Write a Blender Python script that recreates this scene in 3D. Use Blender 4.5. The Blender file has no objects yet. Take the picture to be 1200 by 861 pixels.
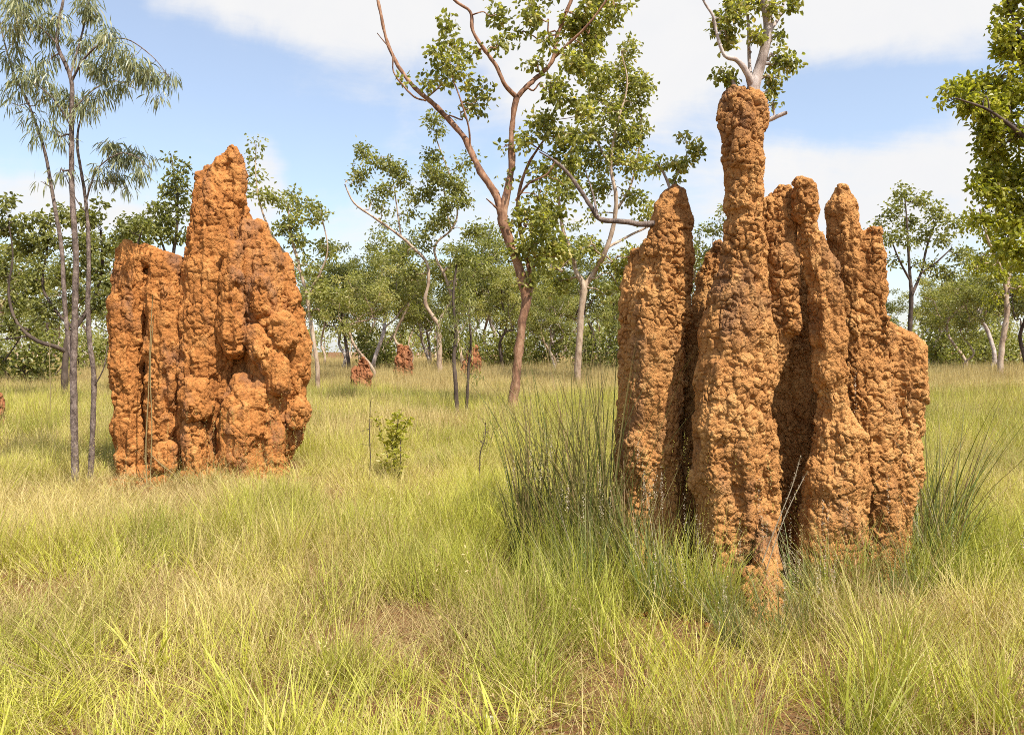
import bpy, math, random
import numpy as np
from mathutils import Vector

SC = bpy.context.scene
COL = SC.collection
R = math.radians

# ------------------------------------------------------------------ camera
F = 933.0            # focal length in photo pixels (photo 1200 x 861)
HY = 412.0           # photo row of the horizon
EYE = 1.6            # eye height in metres
cam = bpy.data.cameras.new('camera')
cam.sensor_width = 36.0
cam.lens = 36.0 * F / 1200.0
cam.shift_y = -(430.5 - HY) / 1200.0
cam.clip_start = 0.05
cam.clip_end = 6000
cam_o = bpy.data.objects.new('camera', cam)
cam_o.location = (0, 0, EYE)
cam_o.rotation_euler = (R(90), 0, 0)
COL.objects.link(cam_o)
SC.camera = cam_o

# ------------------------------------------------------------------ sun, sky, exposure
SUN_EL, SUN_AZ = R(56), R(180 - 38)          # azimuth clockwise from +Y
sun = bpy.data.lights.new('sun', 'SUN')
sun.energy = 5.0
sun.angle = R(0.53)
sun.color = (1.0, 0.945, 0.86)
sun_o = bpy.data.objects.new('sun', sun)
to_sun = Vector((math.sin(SUN_AZ) * math.cos(SUN_EL), math.cos(SUN_AZ) * math.cos(SUN_EL), math.sin(SUN_EL)))
sun_o.rotation_euler = to_sun.to_track_quat('Z', 'Y').to_euler()
sun_o.location = (0, 0, 30)
COL.objects.link(sun_o)

SC.view_settings.view_transform = 'Standard'
SC.view_settings.look = 'None'
SC.view_settings.gamma = 1.0
SC.view_settings.exposure = 0.6
SC.cycles.use_denoising = False
SC.cycles.max_bounces = 5
SC.cycles.use_adaptive_sampling = True
SC.cycles.adaptive_threshold = 0.02
SC.cycles.diffuse_bounces = 2
SC.cycles.transmission_bounces = 4
SC.cycles.transparent_max_bounces = 8
SC.cycles.sample_clamp_indirect = 4.0
SC.cycles.pixel_filter_type = 'BLACKMAN_HARRIS'
SC.cycles.filter_width = 0.95


class NT:
    """small helper to write node trees"""
    def __init__(self, tree):
        self.t = tree

    def n(self, typ, **kw):
        nd = self.t.nodes.new(typ)
        ins = kw.pop('ins', {})
        for k, v in kw.items():
            setattr(nd, k, v)
        for k, v in ins.items():
            if isinstance(v, bpy.types.NodeSocket):
                self.t.links.new(v, nd.inputs[k])
            else:
                nd.inputs[k].default_value = v
        return nd

    def math(self, op, a, b=0.0, c=0.0, clamp=False):
        return self.n('ShaderNodeMath', operation=op, use_clamp=clamp, ins={0: a, 1: b, 2: c}).outputs[0]

    def mix(self, fac, a, b, blend='MIX'):
        nd = self.n('ShaderNodeMix', data_type='RGBA', blend_type=blend)
        for i, v in ((0, fac), (6, a), (7, b)):
            if isinstance(v, bpy.types.NodeSocket):
                self.t.links.new(v, nd.inputs[i])
            else:
                nd.inputs[i].default_value = v
        return nd.outputs[2]

    def link(self, a, b):
        self.t.links.new(a, b)


def pdir(px, py):
    v = Vector(((px - 600) / F, 1.0, (HY - py) / F))
    return v.normalized()


def make_world():
    w = bpy.data.worlds.new('World')
    SC.world = w
    w.use_nodes = True
    w.node_tree.nodes.clear()
    g = NT(w.node_tree)
    sky = g.n('ShaderNodeTexSky', sky_type='NISHITA', sun_disc=False)
    sky.sun_elevation = SUN_EL
    sky.sun_rotation = SUN_AZ
    sky.altitude = 0
    sky.air_density = 1.0
    sky.dust_density = 1.2
    sky.ozone_density = 1.6
    tc = g.n('ShaderNodeTexCoord').outputs['Generated']
    sep = g.n('ShaderNodeSeparateXYZ', ins={0: tc})
    zc = g.math('MAXIMUM', sep.outputs[2], 0.0)
    den = g.math('ADD', zc, 0.16)
    u = g.math('DIVIDE', sep.outputs[0], den)
    v = g.math('DIVIDE', sep.outputs[1], den)
    pl = g.n('ShaderNodeCombineXYZ', ins={0: u, 1: v, 2: 0.0}).outputs[0]
    mp = g.n('ShaderNodeMapping', ins={0: pl, 1: (3.1, 1.7, 0.4), 3: (0.75, 1.25, 1.0)}).outputs[0]
    nz = g.n('ShaderNodeTexNoise', ins={'Vector': mp, 'Scale': 1.3, 'Detail': 10.0, 'Roughness': 0.64, 'Distortion': 0.6})
    nfine = g.n('ShaderNodeTexNoise', ins={'Vector': tc, 'Scale': 9.0, 'Detail': 8.0, 'Roughness': 0.6, 'Distortion': 0.4})
    base = g.math('ADD', g.math('MULTIPLY', nz.outputs[0], 0.75), g.math('MULTIPLY', nfine.outputs[0], 0.62))
    # cloud banks in the part of the sky the photograph shows (direction, half width, half height, weight)
    banks = [((440, 10), .16, .06, .42), ((310, 0), .13, .04, .22), ((780, 35), .16, .10, .55), ((690, 60), .10, .09, .35),
             ((985, 20), .22, .055, .45), ((1090, 35), .10, .04, .2), ((1000, 200), .22, .05, .30), ((1080, 250), .2, .06, .2),
             ((312, 205), .028, .05, .40), ((640, 260), .35, .08, .18), ((60, 245), .2, .035, .26), ((520, 120), .16, .03, .10),
             ((380, 105), .16, .02, .10)]
    holes = [((230, 110), .28, .09, -.20), ((960, 110), .14, .05, -.30), ((60, 170), .2, .06, -.06), ((480, 250), .2, .08, -.10), ((1040, 130), .12, .04, -.2)]
    acc = base
    for (pp, sx, sz, wt) in banks + holes:
        d = pdir(*pp)
        df = g.n('ShaderNodeVectorMath', operation='SUBTRACT', ins={0: tc, 1: tuple(d)}).outputs[0]
        df = g.n('ShaderNodeVectorMath', operation='MULTIPLY', ins={0: df, 1: (1 / sx, 1 / (sx + sz), 1 / sz)}).outputs[0]
        ln = g.n('ShaderNodeVectorMath', operation='LENGTH', ins={0: df}).outputs['Value']
        mr = g.n('ShaderNodeMapRange', interpolation_type='SMOOTHSTEP', ins={0: ln, 1: 0.0, 2: 1.6, 3: wt, 4: 0.0})
        acc = g.math('ADD', acc, mr.outputs[0])
    mask = g.n('ShaderNodeMapRange', interpolation_type='SMOOTHSTEP', ins={0: acc, 1: 0.60, 2: 1.04, 3: 0.24, 4: 0.97}).outputs[0]
    horizon = g.n('ShaderNodeMapRange', interpolation_type='SMOOTHSTEP', ins={0: sep.outputs[2], 1: 0.0, 2: 0.25, 3: 0.62, 4: 0.0}).outputs[0]
    mask = g.math('MAXIMUM', mask, horizon)
    shade = g.n('ShaderNodeMapRange', ins={0: nfine.outputs[0], 1: 0.3, 2: 0.7, 3: 0.78, 4: 1.0}).outputs[0]
    ccol = g.n('ShaderNodeMix', data_type='RGBA', ins={0: shade, 6: (0.68, 0.72, 0.80, 1), 7: (0.88, 0.87, 0.86, 1)}).outputs[2]
    b1 = g.n('ShaderNodeBackground', ins={0: sky.outputs[0], 1: 0.15})
    b2 = g.n('ShaderNodeBackground', ins={0: ccol, 1: 0.72})
    mx = g.n('ShaderNodeMixShader', ins={0: mask, 1: b1.outputs[0], 2: b2.outputs[0]})
    out = g.n('ShaderNodeOutputWorld')
    g.link(mx.outputs[0], out.inputs[0])


make_world()


# ------------------------------------------------------------------ numbers: noise, surface extraction, meshes
def hash01(ix, iy, iz, seed):
    h = (ix.astype(np.int64) * 374761393 + iy.astype(np.int64) * 668265263 + iz.astype(np.int64) * 2147483647 // 3 + seed * 974711) & 0xFFFFFFFF
    h = ((h ^ (h >> 13)) * 1274126177) & 0xFFFFFFFF
    h = ((h ^ (h >> 16)) * 2246822519) & 0xFFFFFFFF
    h = h ^ (h >> 15)
    return (h & 0xFFFFFF).astype(np.float64) / 0x1000000


def vnoise(P, seed=0):
    Pi = np.floor(P).astype(np.int64)
    f = P - Pi
    f = f * f * f * (f * (f * 6 - 15) + 10)
    out = 0
    for dx in (0, 1):
        wx = f[:, 0] if dx else 1 - f[:, 0]
        for dy in (0, 1):
            wy = f[:, 1] if dy else 1 - f[:, 1]
            for dz in (0, 1):
                wz = f[:, 2] if dz else 1 - f[:, 2]
                out = out + wx * wy * wz * hash01(Pi[:, 0] + dx, Pi[:, 1] + dy, Pi[:, 2] + dz, seed)
    return out * 2 - 1


def fbm(P, seed=0, octs=4, rough=0.5):
    a, s, t = 1.0, 0.0, 0.0
    for o in range(octs):
        s = s + a * vnoise(P * (2.03 ** o) + 7.3 * o, seed + o)
        t += a
        a *= rough
    return s / t


def worley(P, seed=0):
    Pi = np.floor(P).astype(np.int64)
    f1 = np.full(len(P), 9.0)
    f2 = np.full(len(P), 9.0)
    rid = np.zeros(len(P))
    for dx in (-1, 0, 1):
        for dy in (-1, 0, 1):
            for dz in (-1, 0, 1):
                cx, cy, cz = Pi[:, 0] + dx, Pi[:, 1] + dy, Pi[:, 2] + dz
                d = np.sqrt((cx + hash01(cx, cy, cz, seed) - P[:, 0]) ** 2 + (cy + hash01(cx, cy, cz, seed + 11) - P[:, 1]) ** 2
                            + (cz + hash01(cx, cy, cz, seed + 23) - P[:, 2]) ** 2)
                closer = d < f1
                f2 = np.where(closer, f1, np.minimum(f2, d))
                rid = np.where(closer, hash01(cx, cy, cz, seed + 37), rid)
                f1 = np.where(closer, d, f1)
    return f1, f2, rid


def sstep(a, b, x):
    t = np.clip((x - a) / (b - a), 0, 1)
    return t * t * (3 - 2 * t)


def smooth_field(chains, vox, k):
    """signed distance grid of a smooth union of tapered round chains: each chain [(x,y,z,r),...]"""
    segs = []
    for ch in chains:
        ch = np.asarray(ch, float)
        if len(ch) == 1:
            segs.append((ch[0], ch[0] + 1e-4))
        for a, b in zip(ch[:-1], ch[1:]):
            segs.append((a, b))
    A = np.array([s[0] for s in segs]); B = np.array([s[1] for s in segs])
    lo = np.minimum((A[:, :3] - A[:, 3:]), (B[:, :3] - B[:, 3:])).min(0) - 4 * vox
    hi = np.maximum((A[:, :3] + A[:, 3:]), (B[:, :3] + B[:, 3:])).max(0) + 4 * vox
    lo[2] = max(lo[2], -0.16)
    n = np.ceil((hi - lo) / vox).astype(int) + 1
    S = np.full(n, 0.25, np.float32)
    for a, b in zip(A, B):
        m = max(a[3], b[3]) + k + 3 * vox
        i0 = np.maximum(np.floor((np.minimum(a[:3], b[:3]) - m - lo) / vox).astype(int), 0)
        i1 = np.minimum(np.ceil((np.maximum(a[:3], b[:3]) + m - lo) / vox).astype(int) + 1, n)
        if np.any(i1 <= i0):
            continue
        X = (lo[0] + vox * np.arange(i0[0], i1[0]))[:, None, None].astype(np.float32)
        Y = (lo[1] + vox * np.arange(i0[1], i1[1]))[None, :, None].astype(np.float32)
        Z = (lo[2] + vox * np.arange(i0[2], i1[2]))[None, None, :].astype(np.float32)
        d = b[:3] - a[:3]
        L2 = float(d @ d) + 1e-12
        t = ((X - a[0]) * d[0] + (Y - a[1]) * d[1] + (Z - a[2]) * d[2]) / L2
        np.clip(t, 0, 1, out=t)
        D = np.sqrt((X - a[0] - t * d[0]) ** 2 + (Y - a[1] - t * d[1]) ** 2 + (Z - a[2] - t * d[2]) ** 2) - (a[3] + t * (b[3] - a[3]))
        sl = S[i0[0]:i1[0], i0[1]:i1[1], i0[2]:i1[2]]
        h = np.maximum(k - np.abs(sl - D), 0) / k
        sl[...] = np.minimum(sl, D) - h * h * (k * 0.25)
    # closed underneath: below the ground the solid ends
    zz = lo[2] + vox * np.arange(n[2])
    S = np.maximum(S, (-0.12 - zz)[None, None, :].astype(np.float32))
    S[0], S[-1], S[:, 0], S[:, -1], S[:, :, 0], S[:, :, -1] = 1, 1, 1, 1, 1, 1
    return S, lo


def surface_nets(S, lo, vox):
    ins = S < 0
    c = [ins[dx:ins.shape[0] - 1 + dx, dy:ins.shape[1] - 1 + dy, dz:ins.shape[2] - 1 + dz] for dx in (0, 1) for dy in (0, 1) for dz in (0, 1)]
    cnt = sum(x.astype(np.int8) for x in c)
    act = (cnt > 0) & (cnt < 8)
    I = np.argwhere(act)
    idx = np.full(act.shape, -1, np.int64)
    idx[act] = np.arange(len(I))
    offs = [(dx, dy, dz) for dx in (0, 1) for dy in (0, 1) for dz in (0, 1)]
    val = np.stack([S[I[:, 0] + o[0], I[:, 1] + o[1], I[:, 2] + o[2]] for o in offs], 1)
    acc = np.zeros((len(I), 3)); num = np.zeros(len(I))
    for i in range(8):
        for j in range(i + 1, 8):
            oi, oj = np.array(offs[i]), np.array(offs[j])
            if np.abs(oi - oj).sum() != 1:
                continue
            a, b = val[:, i], val[:, j]
            m = (a < 0) != (b < 0)
            t = np.where(m, a / np.where(m, a - b, 1), 0)
            acc += np.where(m[:, None], oi + t[:, None] * (oj - oi), 0)
            num += m
    V = lo + vox * (I + acc / num[:, None])
    quads = []
    for ax in range(3):
        s0 = [slice(None)] * 3; s1 = [slice(None)] * 3
        s0[ax] = slice(0, -1); s1[ax] = slice(1, None)
        ch = ins[tuple(s0)] != ins[tuple(s1)]
        b1, b2 = (ax + 1) % 3, (ax + 2) % 3
        E = np.argwhere(ch)
        E = E[(E[:, b1] > 0) & (E[:, b2] > 0) & (E[:, b1] < idx.shape[b1]) & (E[:, b2] < idx.shape[b2])]
        def cell(d1, d2):
            q = E.copy(); q[:, b1] -= d1; q[:, b2] -= d2
            return idx[q[:, 0], q[:, 1], q[:, 2]]
        Q = np.stack([cell(1, 1), cell(0, 1), cell(0, 0), cell(1, 0)], 1)
        flip = ~ins[E[:, 0], E[:, 1], E[:, 2]]
        Q[flip] = Q[flip][:, ::-1]
        quads.append(Q)
    return V, np.concatenate(quads)


def vnormals(V, Q):
    n = np.cross(V[Q[:, 2]] - V[Q[:, 0]], V[Q[:, 3]] - V[Q[:, 1]])
    N = np.zeros_like(V)
    for i in range(4):
        np.add.at(N, Q[:, i], n)
    return N / (np.linalg.norm(N, axis=1)[:, None] + 1e-12)


def mesh_np(name, V, polys, mat, smooth=True, fattr=None, vattr=None):
    """polys: list of (n,k) index arrays (k = 3 or 4)"""
    me = bpy.data.meshes.new(name)
    polys = [np.asarray(p, np.int32) for p in polys if len(p)]
    nl = sum(p.size for p in polys); npoly = sum(len(p) for p in polys)
    me.vertices.add(len(V)); me.loops.add(nl); me.polygons.add(npoly)
    me.vertices.foreach_set('co', np.asarray(V, np.float32).ravel())
    me.loops.foreach_set('vertex_index', np.concatenate([p.ravel() for p in polys]))
    tot = np.concatenate([np.full(len(p), p.shape[1], np.int32) for p in polys])
    me.polygons.foreach_set('loop_start', np.concatenate([[0], np.cumsum(tot)[:-1]]).astype(np.int32))
    me.polygons.foreach_set('loop_total', tot)
    me.polygons.foreach_set('use_smooth', np.full(npoly, smooth))
    for dom, at in (('FACE', fattr), ('POINT', vattr)):
        for k, a in (at or {}).items():
            me.attributes.new(k, 'FLOAT', dom).data.foreach_set('value', np.asarray(a, np.float32))
    me.materials.append(mat)
    me.update(calc_edges=True)
    return me


def obj(name, me, parent=None, loc=None):
    o = bpy.data.objects.new(name, me)
    COL.objects.link(o)
    if parent is not None:
        o.parent = parent
    if loc is not None:
        o.location = loc
    return o


def tag(o, label=None, cat=None, group=None, kind=None):
    for k, v in (('label', label), ('category', cat), ('group', group), ('kind', kind)):
        if v:
            o[k] = v
    return o


def thing(name, label, cat, loc, group=None):
    return tag(obj(name, None, None, loc), label, cat, group)


def ground_z(x, y):
    P = np.stack([np.atleast_1d(x), np.atleast_1d(y), np.zeros_like(np.atleast_1d(x))], 1).astype(float)
    r = np.hypot(P[:, 0], P[:, 1])
    return (0.05 * vnoise(P * 0.45, 91) + 0.025 * vnoise(P * 1.7, 92)) * np.clip(r / 4, 0, 1) * np.clip(60 / (r + 1e-6), 0, 1)


def W(px, py, d):
    """photo pixel at distance d (along the view axis) to a world point"""
    return np.array([(px - 600) / F * d, d, EYE + (HY - py) / F * d])


# ------------------------------------------------------------------ materials
def mat(name):
    m = bpy.data.materials.new(name)
    m.use_nodes = True
    m.node_tree.nodes.clear()
    g = NT(m.node_tree)
    out = g.n('ShaderNodeOutputMaterial')
    return m, g, out


def principled(g, out, col, rough=0.9, bump=None, spec=0.25):
    b = g.n('ShaderNodeBsdfPrincipled', ins={'Roughness': rough, 'Specular IOR Level': spec})
    if isinstance(col, bpy.types.NodeSocket):
        g.link(col, b.inputs['Base Color'])
    else:
        b.inputs['Base Color'].default_value = col
    if bump is not None:
        g.link(bump, b.inputs['Normal'])
    g.link(b.outputs[0], out.inputs[0])
    return b


def ramp(g, fac, stops):
    r = g.n('ShaderNodeValToRGB', ins={0: fac})
    cr = r.color_ramp
    while len(cr.elements) < len(stops):
        cr.elements.new(0.5)
    for e, (p, c) in zip(cr.elements, stops):
        e.position = p
        e.color = (*c, 1)
    return r.outputs[0]


def earth_material(name, c_dark, c_mid, c_light, stain, stain_amt, scale):
    m, g, out = mat(name)
    P = g.n('ShaderNodeNewGeometry').outputs['Position']
    n1 = g.n('ShaderNodeTexNoise', ins={'Vector': P, 'Scale': 2.2 * scale, 'Detail': 6, 'Roughness': 0.6}).outputs[0]
    n2 = g.n('ShaderNodeTexNoise', ins={'Vector': P, 'Scale': 26 * scale, 'Detail': 6, 'Roughness': 0.65}).outputs[0]
    n3 = g.n('ShaderNodeTexNoise', ins={'Vector': P, 'Scale': 140 * scale, 'Detail': 4, 'Roughness': 0.7}).outputs[0]
    at = g.n('ShaderNodeAttribute', attribute_name='nodule').outputs['Fac']
    f = g.math('ADD', g.math('MULTIPLY', n1, 0.5), g.math('MULTIPLY', n2, 0.35))
    f = g.math('ADD', f, g.math('MULTIPLY', at, 0.2))
    f = g.math('SUBTRACT', f, 0.03)
    col = ramp(g, f, [(0.28, c_dark), (0.5, c_mid), (0.74, c_light)])
    sn = g.n('ShaderNodeTexNoise', ins={'Vector': g.n('ShaderNodeMapping', ins={0: P, 3: (1.0, 1.0, 0.45)}).outputs[0], 'Scale': 3.1 * scale, 'Detail': 7, 'Roughness': 0.66}).outputs[0]
    sm = g.n('ShaderNodeMapRange', ins={0: sn, 1: 0.53, 2: 0.68, 3: 0.0, 4: stain_amt}, clamp=True).outputs[0]
    col = g.mix(sm, col, (*stain, 1))
    gm = g.n('ShaderNodeMapRange', ins={0: n3, 1: 0.3, 2: 0.7, 3: 0.62, 4: 1.28}).outputs[0]
    col = g.mix(1.0, col, g.n('ShaderNodeCombineColor', ins={0: gm, 1: gm, 2: gm}).outputs[0], 'MULTIPLY')
    wv = g.n('ShaderNodeTexNoise', ins={'Vector': P, 'Scale': 30 * scale, 'Detail': 2}).outputs['Color']
    pv = g.n('ShaderNodeVectorMath', operation='MULTIPLY_ADD', ins={0: wv, 1: (.03, .03, .03), 2: P}).outputs[0]
    vo = g.n('ShaderNodeTexVoronoi', feature='DISTANCE_TO_EDGE', ins={'Vector': pv, 'Scale': 30 * scale}).outputs['Distance']
    cr = g.n('ShaderNodeMapRange', interpolation_type='SMOOTHSTEP', ins={0: vo, 1: 0.0, 2: 0.16}).outputs[0]
    hb = g.math('ADD', g.math('MULTIPLY', n2, 0.5), g.math('MULTIPLY', n3, 0.35))
    hb = g.math('ADD', hb, g.math('MULTIPLY', cr, 0.55))
    bp = g.n('ShaderNodeBump', ins={'Strength': 1.0, 'Distance': 0.007, 'Height': hb}).outputs[0]
    principled(g, out, col, 0.95, bp, 0.1)
    return m


M_EARTH_A = earth_material('orange_termite_earth', (0.21, 0.077, 0.023), (0.42, 0.171, 0.049), (0.60, 0.296, 0.098), (0.19, 0.10, 0.06), 0.8, 0.8)
M_EARTH_B = earth_material('tan_termite_earth', (0.21, 0.085, 0.027), (0.44, 0.208, 0.068), (0.61, 0.350, 0.132), (0.17, 0.09, 0.05), 0.7, 1.0)
M_EARTH_C = earth_material('red_termite_earth', (0.19, 0.066, 0.026), (0.31, 0.125, 0.055), (0.42, 0.195, 0.095), (0.10, 0.05, 0.032), 0.8, 0.6)


def ground_material():
    m, g, out = mat('red_soil')
    P = g.n('ShaderNodeNewGeometry').outputs['Position']
    n1 = g.n('ShaderNodeTexNoise', ins={'Vector': P, 'Scale': 1.3, 'Detail': 8, 'Roughness': 0.65}).outputs[0]
    n2 = g.n('ShaderNodeTexNoise', ins={'Vector': P, 'Scale': 38, 'Detail': 6, 'Roughness': 0.7}).outputs[0]
    col = ramp(g, n1, [(0.3, (0.15, 0.072, 0.032)), (0.5, (0.21, 0.108, 0.048)), (0.72, (0.24, 0.155, 0.07))])
    sp = g.n('ShaderNodeMapRange', ins={0: n2, 1: 0.3, 2: 0.7, 3: 0.65, 4: 1.25}).outputs[0]
    col = g.mix(1.0, col, g.n('ShaderNodeCombineColor', ins={0: sp, 1: sp, 2: sp}).outputs[0], 'MULTIPLY')
    bp = g.n('ShaderNodeBump', ins={'Strength': 1.0, 'Distance': 0.02, 'Height': n2}).outputs[0]
    principled(g, out, col, 0.97, bp, 0.05)
    return m


def bark_material(name, c1, c2, c3, scale=1.0, stretch=0.25):
    m, g, out = mat(name)
    P = g.n('ShaderNodeNewGeometry').outputs['Position']
    mp = g.n('ShaderNodeMapping', ins={0: P, 3: (1, 1, stretch)}).outputs[0]
    n1 = g.n('ShaderNodeTexNoise', ins={'Vector': mp, 'Scale': 9 * scale, 'Detail': 7, 'Roughness': 0.7}).outputs[0]
    n2 = g.n('ShaderNodeTexNoise', ins={'Vector': P, 'Scale': 2.2 * scale, 'Detail': 3}).outputs[0]
    f = g.math('ADD', g.math('MULTIPLY', n1, 0.58), g.math('MULTIPLY', n2, 0.42))
    col = ramp(g, f, [(0.36, c1), (0.5, c2), (0.66, c3)])
    bp = g.n('ShaderNodeBump', ins={'Strength': 0.9, 'Distance': 0.02, 'Height': n1}).outputs[0]
    principled(g, out, col, 0.85, bp, 0.2)
    return m


M_BARK_RED = bark_material('reddish_bark', (0.075, 0.04, 0.027), (0.27, 0.14, 0.08), (0.48, 0.30, 0.19), 1.6, 0.35)
M_BARK_PALE = bark_material('pale_smooth_bark', (0.20, 0.15, 0.12), (0.42, 0.34, 0.29), (0.60, 0.53, 0.48), 2.2, 0.4)
M_BARK_TAN = bark_material('tan_bark', (0.20, 0.13, 0.085), (0.40, 0.29, 0.20), (0.55, 0.44, 0.33), 1.0, 0.5)
M_BARK_GREY = bark_material('flaky_grey_brown_bark', (0.05, 0.035, 0.028), (0.17, 0.125, 0.10), (0.36, 0.28, 0.23), 6.0, 0.5)
M_BARK_DARK = bark_material('dark_bark', (0.035, 0.026, 0.02), (0.085, 0.06, 0.045), (0.17, 0.125, 0.095))


def leaf_material(name, stops, trans, gloss=0.35, rough=0.42, per_object=0.0):
    """stops: colour ramp over the per-leaf random number"""
    m, g, out = mat(name)
    rn = g.n('ShaderNodeAttribute', attribute_name='rnd').outputs['Fac']
    if per_object:
        oi = g.n('ShaderNodeObjectInfo').outputs['Random']
        rn = g.math('ADD', g.math('MULTIPLY', rn, 1 - per_object), g.math('MULTIPLY', oi, per_object))
    col = ramp(g, rn, stops)
    p = g.n('ShaderNodeBsdfPrincipled', ins={'Roughness': rough, 'Specular IOR Level': gloss, 'Base Color': col})
    tcol = g.mix(1.0, col, (1.25, 1.3, 0.55, 1), 'MULTIPLY')
    t = g.n('ShaderNodeBsdfTranslucent', ins={0: tcol})
    mx = g.n('ShaderNodeMixShader', ins={0: trans, 1: p.outputs[0], 2: t.outputs[0]})
    g.link(mx.outputs[0], out.inputs[0])
    return m


M_LEAF_ROUND = leaf_material('round_eucalypt_leaf', [(0.0, (0.13, 0.14, 0.03)), (0.5, (0.32, 0.32, 0.075)), (0.85, (0.50, 0.46, 0.14)), (1.0, (0.58, 0.47, 0.18))], 0.52, 0.5, 0.38)
M_LEAF_YEL = leaf_material('yellow_green_leaf', [(0.0, (0.15, 0.165, 0.018)), (0.5, (0.36, 0.355, 0.045)), (0.85, (0.50, 0.46, 0.09)), (1.0, (0.52, 0.44, 0.13))], 0.52, 0.4, 0.4)
M_LEAF_WILLOW = leaf_material('drooping_grey_green_leaf', [(0.0, (0.12, 0.14, 0.07)), (0.5, (0.27, 0.285, 0.14)), (0.85, (0.41, 0.40, 0.20)), (1.0, (0.44, 0.37, 0.19))], 0.32, 0.45, 0.4)
M_LEAF_BACK = leaf_material('woodland_leaf', [(0.0, (0.08, 0.085, 0.022)), (0.4, (0.235, 0.24, 0.068)), (0.75, (0.40, 0.385, 0.125)), (1.0, (0.52, 0.45, 0.19))], 0.5, 0.4, 0.42, 0.3)


def grass_material(name, green, straw, dark, use_tint=True, bias=0.0):
    m, g, out = mat(name)
    rn = g.n('ShaderNodeAttribute', attribute_name='rnd').outputs['Fac']
    hh = g.n('ShaderNodeAttribute', attribute_name='along').outputs['Fac']
    if use_tint:
        ti = g.n('ShaderNodeAttribute', attribute_name='tint', attribute_type='INSTANCER').outputs['Fac']
        br = g.n('ShaderNodeAttribute', attribute_name='deep', attribute_type='INSTANCER').outputs['Fac']
    else:
        ti = g.n('ShaderNodeValue').outputs[0]; ti.default_value = bias
        br = g.n('ShaderNodeValue').outputs[0]; br.default_value = 0.5
    k = g.math('ADD', g.math('MULTIPLY', ti, 1.5), g.math('SUBTRACT', rn, 0.9))
    k = g.n('ShaderNodeMapRange', interpolation_type='SMOOTHSTEP', ins={0: k, 1: -0.15, 2: 0.75}).outputs[0]
    gr = g.mix(g.math('MULTIPLY', br, 0.7), (*green, 1), (*dark, 1))
    st = g.mix(g.math('MULTIPLY', br, 0.7), (*straw, 1), (straw[0] * .62, straw[1] * .56, straw[2] * .6, 1))
    col = g.mix(k, gr, st)
    dead = g.n('ShaderNodeMapRange', ins={0: rn, 1: 0.86, 2: 0.9}).outputs[0]
    col = g.mix(g.math('MULTIPLY', dead, 0.75), col, (0.26, 0.16, 0.085, 1))
    # blades ripen towards the tip
    tipf = g.math('MULTIPLY', g.math('POWER', hh, 2.0), 0.32)
    col = g.mix(tipf, col, (*straw, 1))
    p = g.n('ShaderNodeBsdfPrincipled', ins={'Roughness': 0.5, 'Specular IOR Level': 0.3, 'Base Color': col})
    t = g.n('ShaderNodeBsdfTranslucent', ins={0: g.mix(1.0, col, (1.1, 1.1, 0.6, 1), 'MULTIPLY')})
    mx = g.n('ShaderNodeMixShader', ins={0: 0.33, 1: p.outputs[0], 2: t.outputs[0]})
    g.link(mx.outputs[0], out.inputs[0])
    return m


M_GRASS = grass_material('meadow_grass_blade', (0.53, 0.53, 0.058), (0.65, 0.52, 0.22), (0.19, 0.24, 0.024))
M_REED = grass_material('dark_green_tall_grass', (0.105, 0.14, 0.026), (0.34, 0.26, 0.11), (0.055, 0.08, 0.016), False, 0.46)
M_REED2 = grass_material('fresh_green_tall_grass', (0.19, 0.25, 0.06), (0.46, 0.40, 0.19), (0.12, 0.17, 0.04), False, 0.34)
M_STRAW = grass_material('straw_stalk', (0.42, 0.33, 0.15), (0.58, 0.45, 0.23), (0.30, 0.22, 0.10), False, 0.5)
M_SEED = grass_material('pale_seed_head', (0.50, 0.42, 0.30), (0.66, 0.56, 0.42), (0.38, 0.30, 0.20), False, 0.5)

# ------------------------------------------------------------------ ground
def build_ground():
    ax = np.unique(np.concatenate([np.linspace(-12, 12, 161), np.linspace(12, 60, 49), np.linspace(-60, -12, 49), np.geomspace(60, 2500, 16), -np.geomspace(60, 2500, 16)]))
    ay = np.unique(np.concatenate([np.linspace(-4, 20, 161), np.linspace(20, 80, 61), np.geomspace(80, 3000, 16), -np.geomspace(4, 2500, 14)]))
    X, Y = np.meshgrid(ax, ay, indexing='ij')
    x, y = X.ravel(), Y.ravel()
    V = np.stack([x, y, ground_z(x, y)], 1)
    i = np.arange(len(ax) * len(ay)).reshape(len(ax), len(ay))
    Q = np.stack([i[:-1, :-1], i[1:, :-1], i[1:, 1:], i[:-1, 1:]], -1).reshape(-1, 4)
    o = obj('ground', mesh_np('ground', V, [Q], ground_material()))
    tag(o, kind='structure', label='reddish brown soil showing between the grass')


build_ground()


# ------------------------------------------------------------------ termite mounds
def add_lumps(chains, seed, amount):
    rng = np.random.default_rng(seed)
    out = [[(x, y, z, r * (1 - .05 * amount)) for (x, y, z, r) in c] for c in chains]
    for c in chains:
        c = np.asarray(c, float)
        for a, b in zip(c[:-1], c[1:]):
            L = np.linalg.norm(b[:3] - a[:3]); rm = (a[3] + b[3]) / 2
            for _ in range(rng.poisson(amount * 1.1 * L / rm)):
                t = rng.uniform()
                p = a * (1 - t) + b * t
                az = rng.uniform(0, 6.283)
                rr = p[3] * rng.uniform(.28, .5)
                off = p[3] * 1.07 - rr * rng.uniform(.75, 1.0)
                q = (p[0] + math.cos(az) * off, p[1] + math.sin(az) * off, p[2])
                e = rng.uniform(.2, 1.6) * rr
                out.append([(*q, rr), (q[0], q[1], q[2] - e, rr * rng.uniform(.8, 1.1))])
    return out


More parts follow.
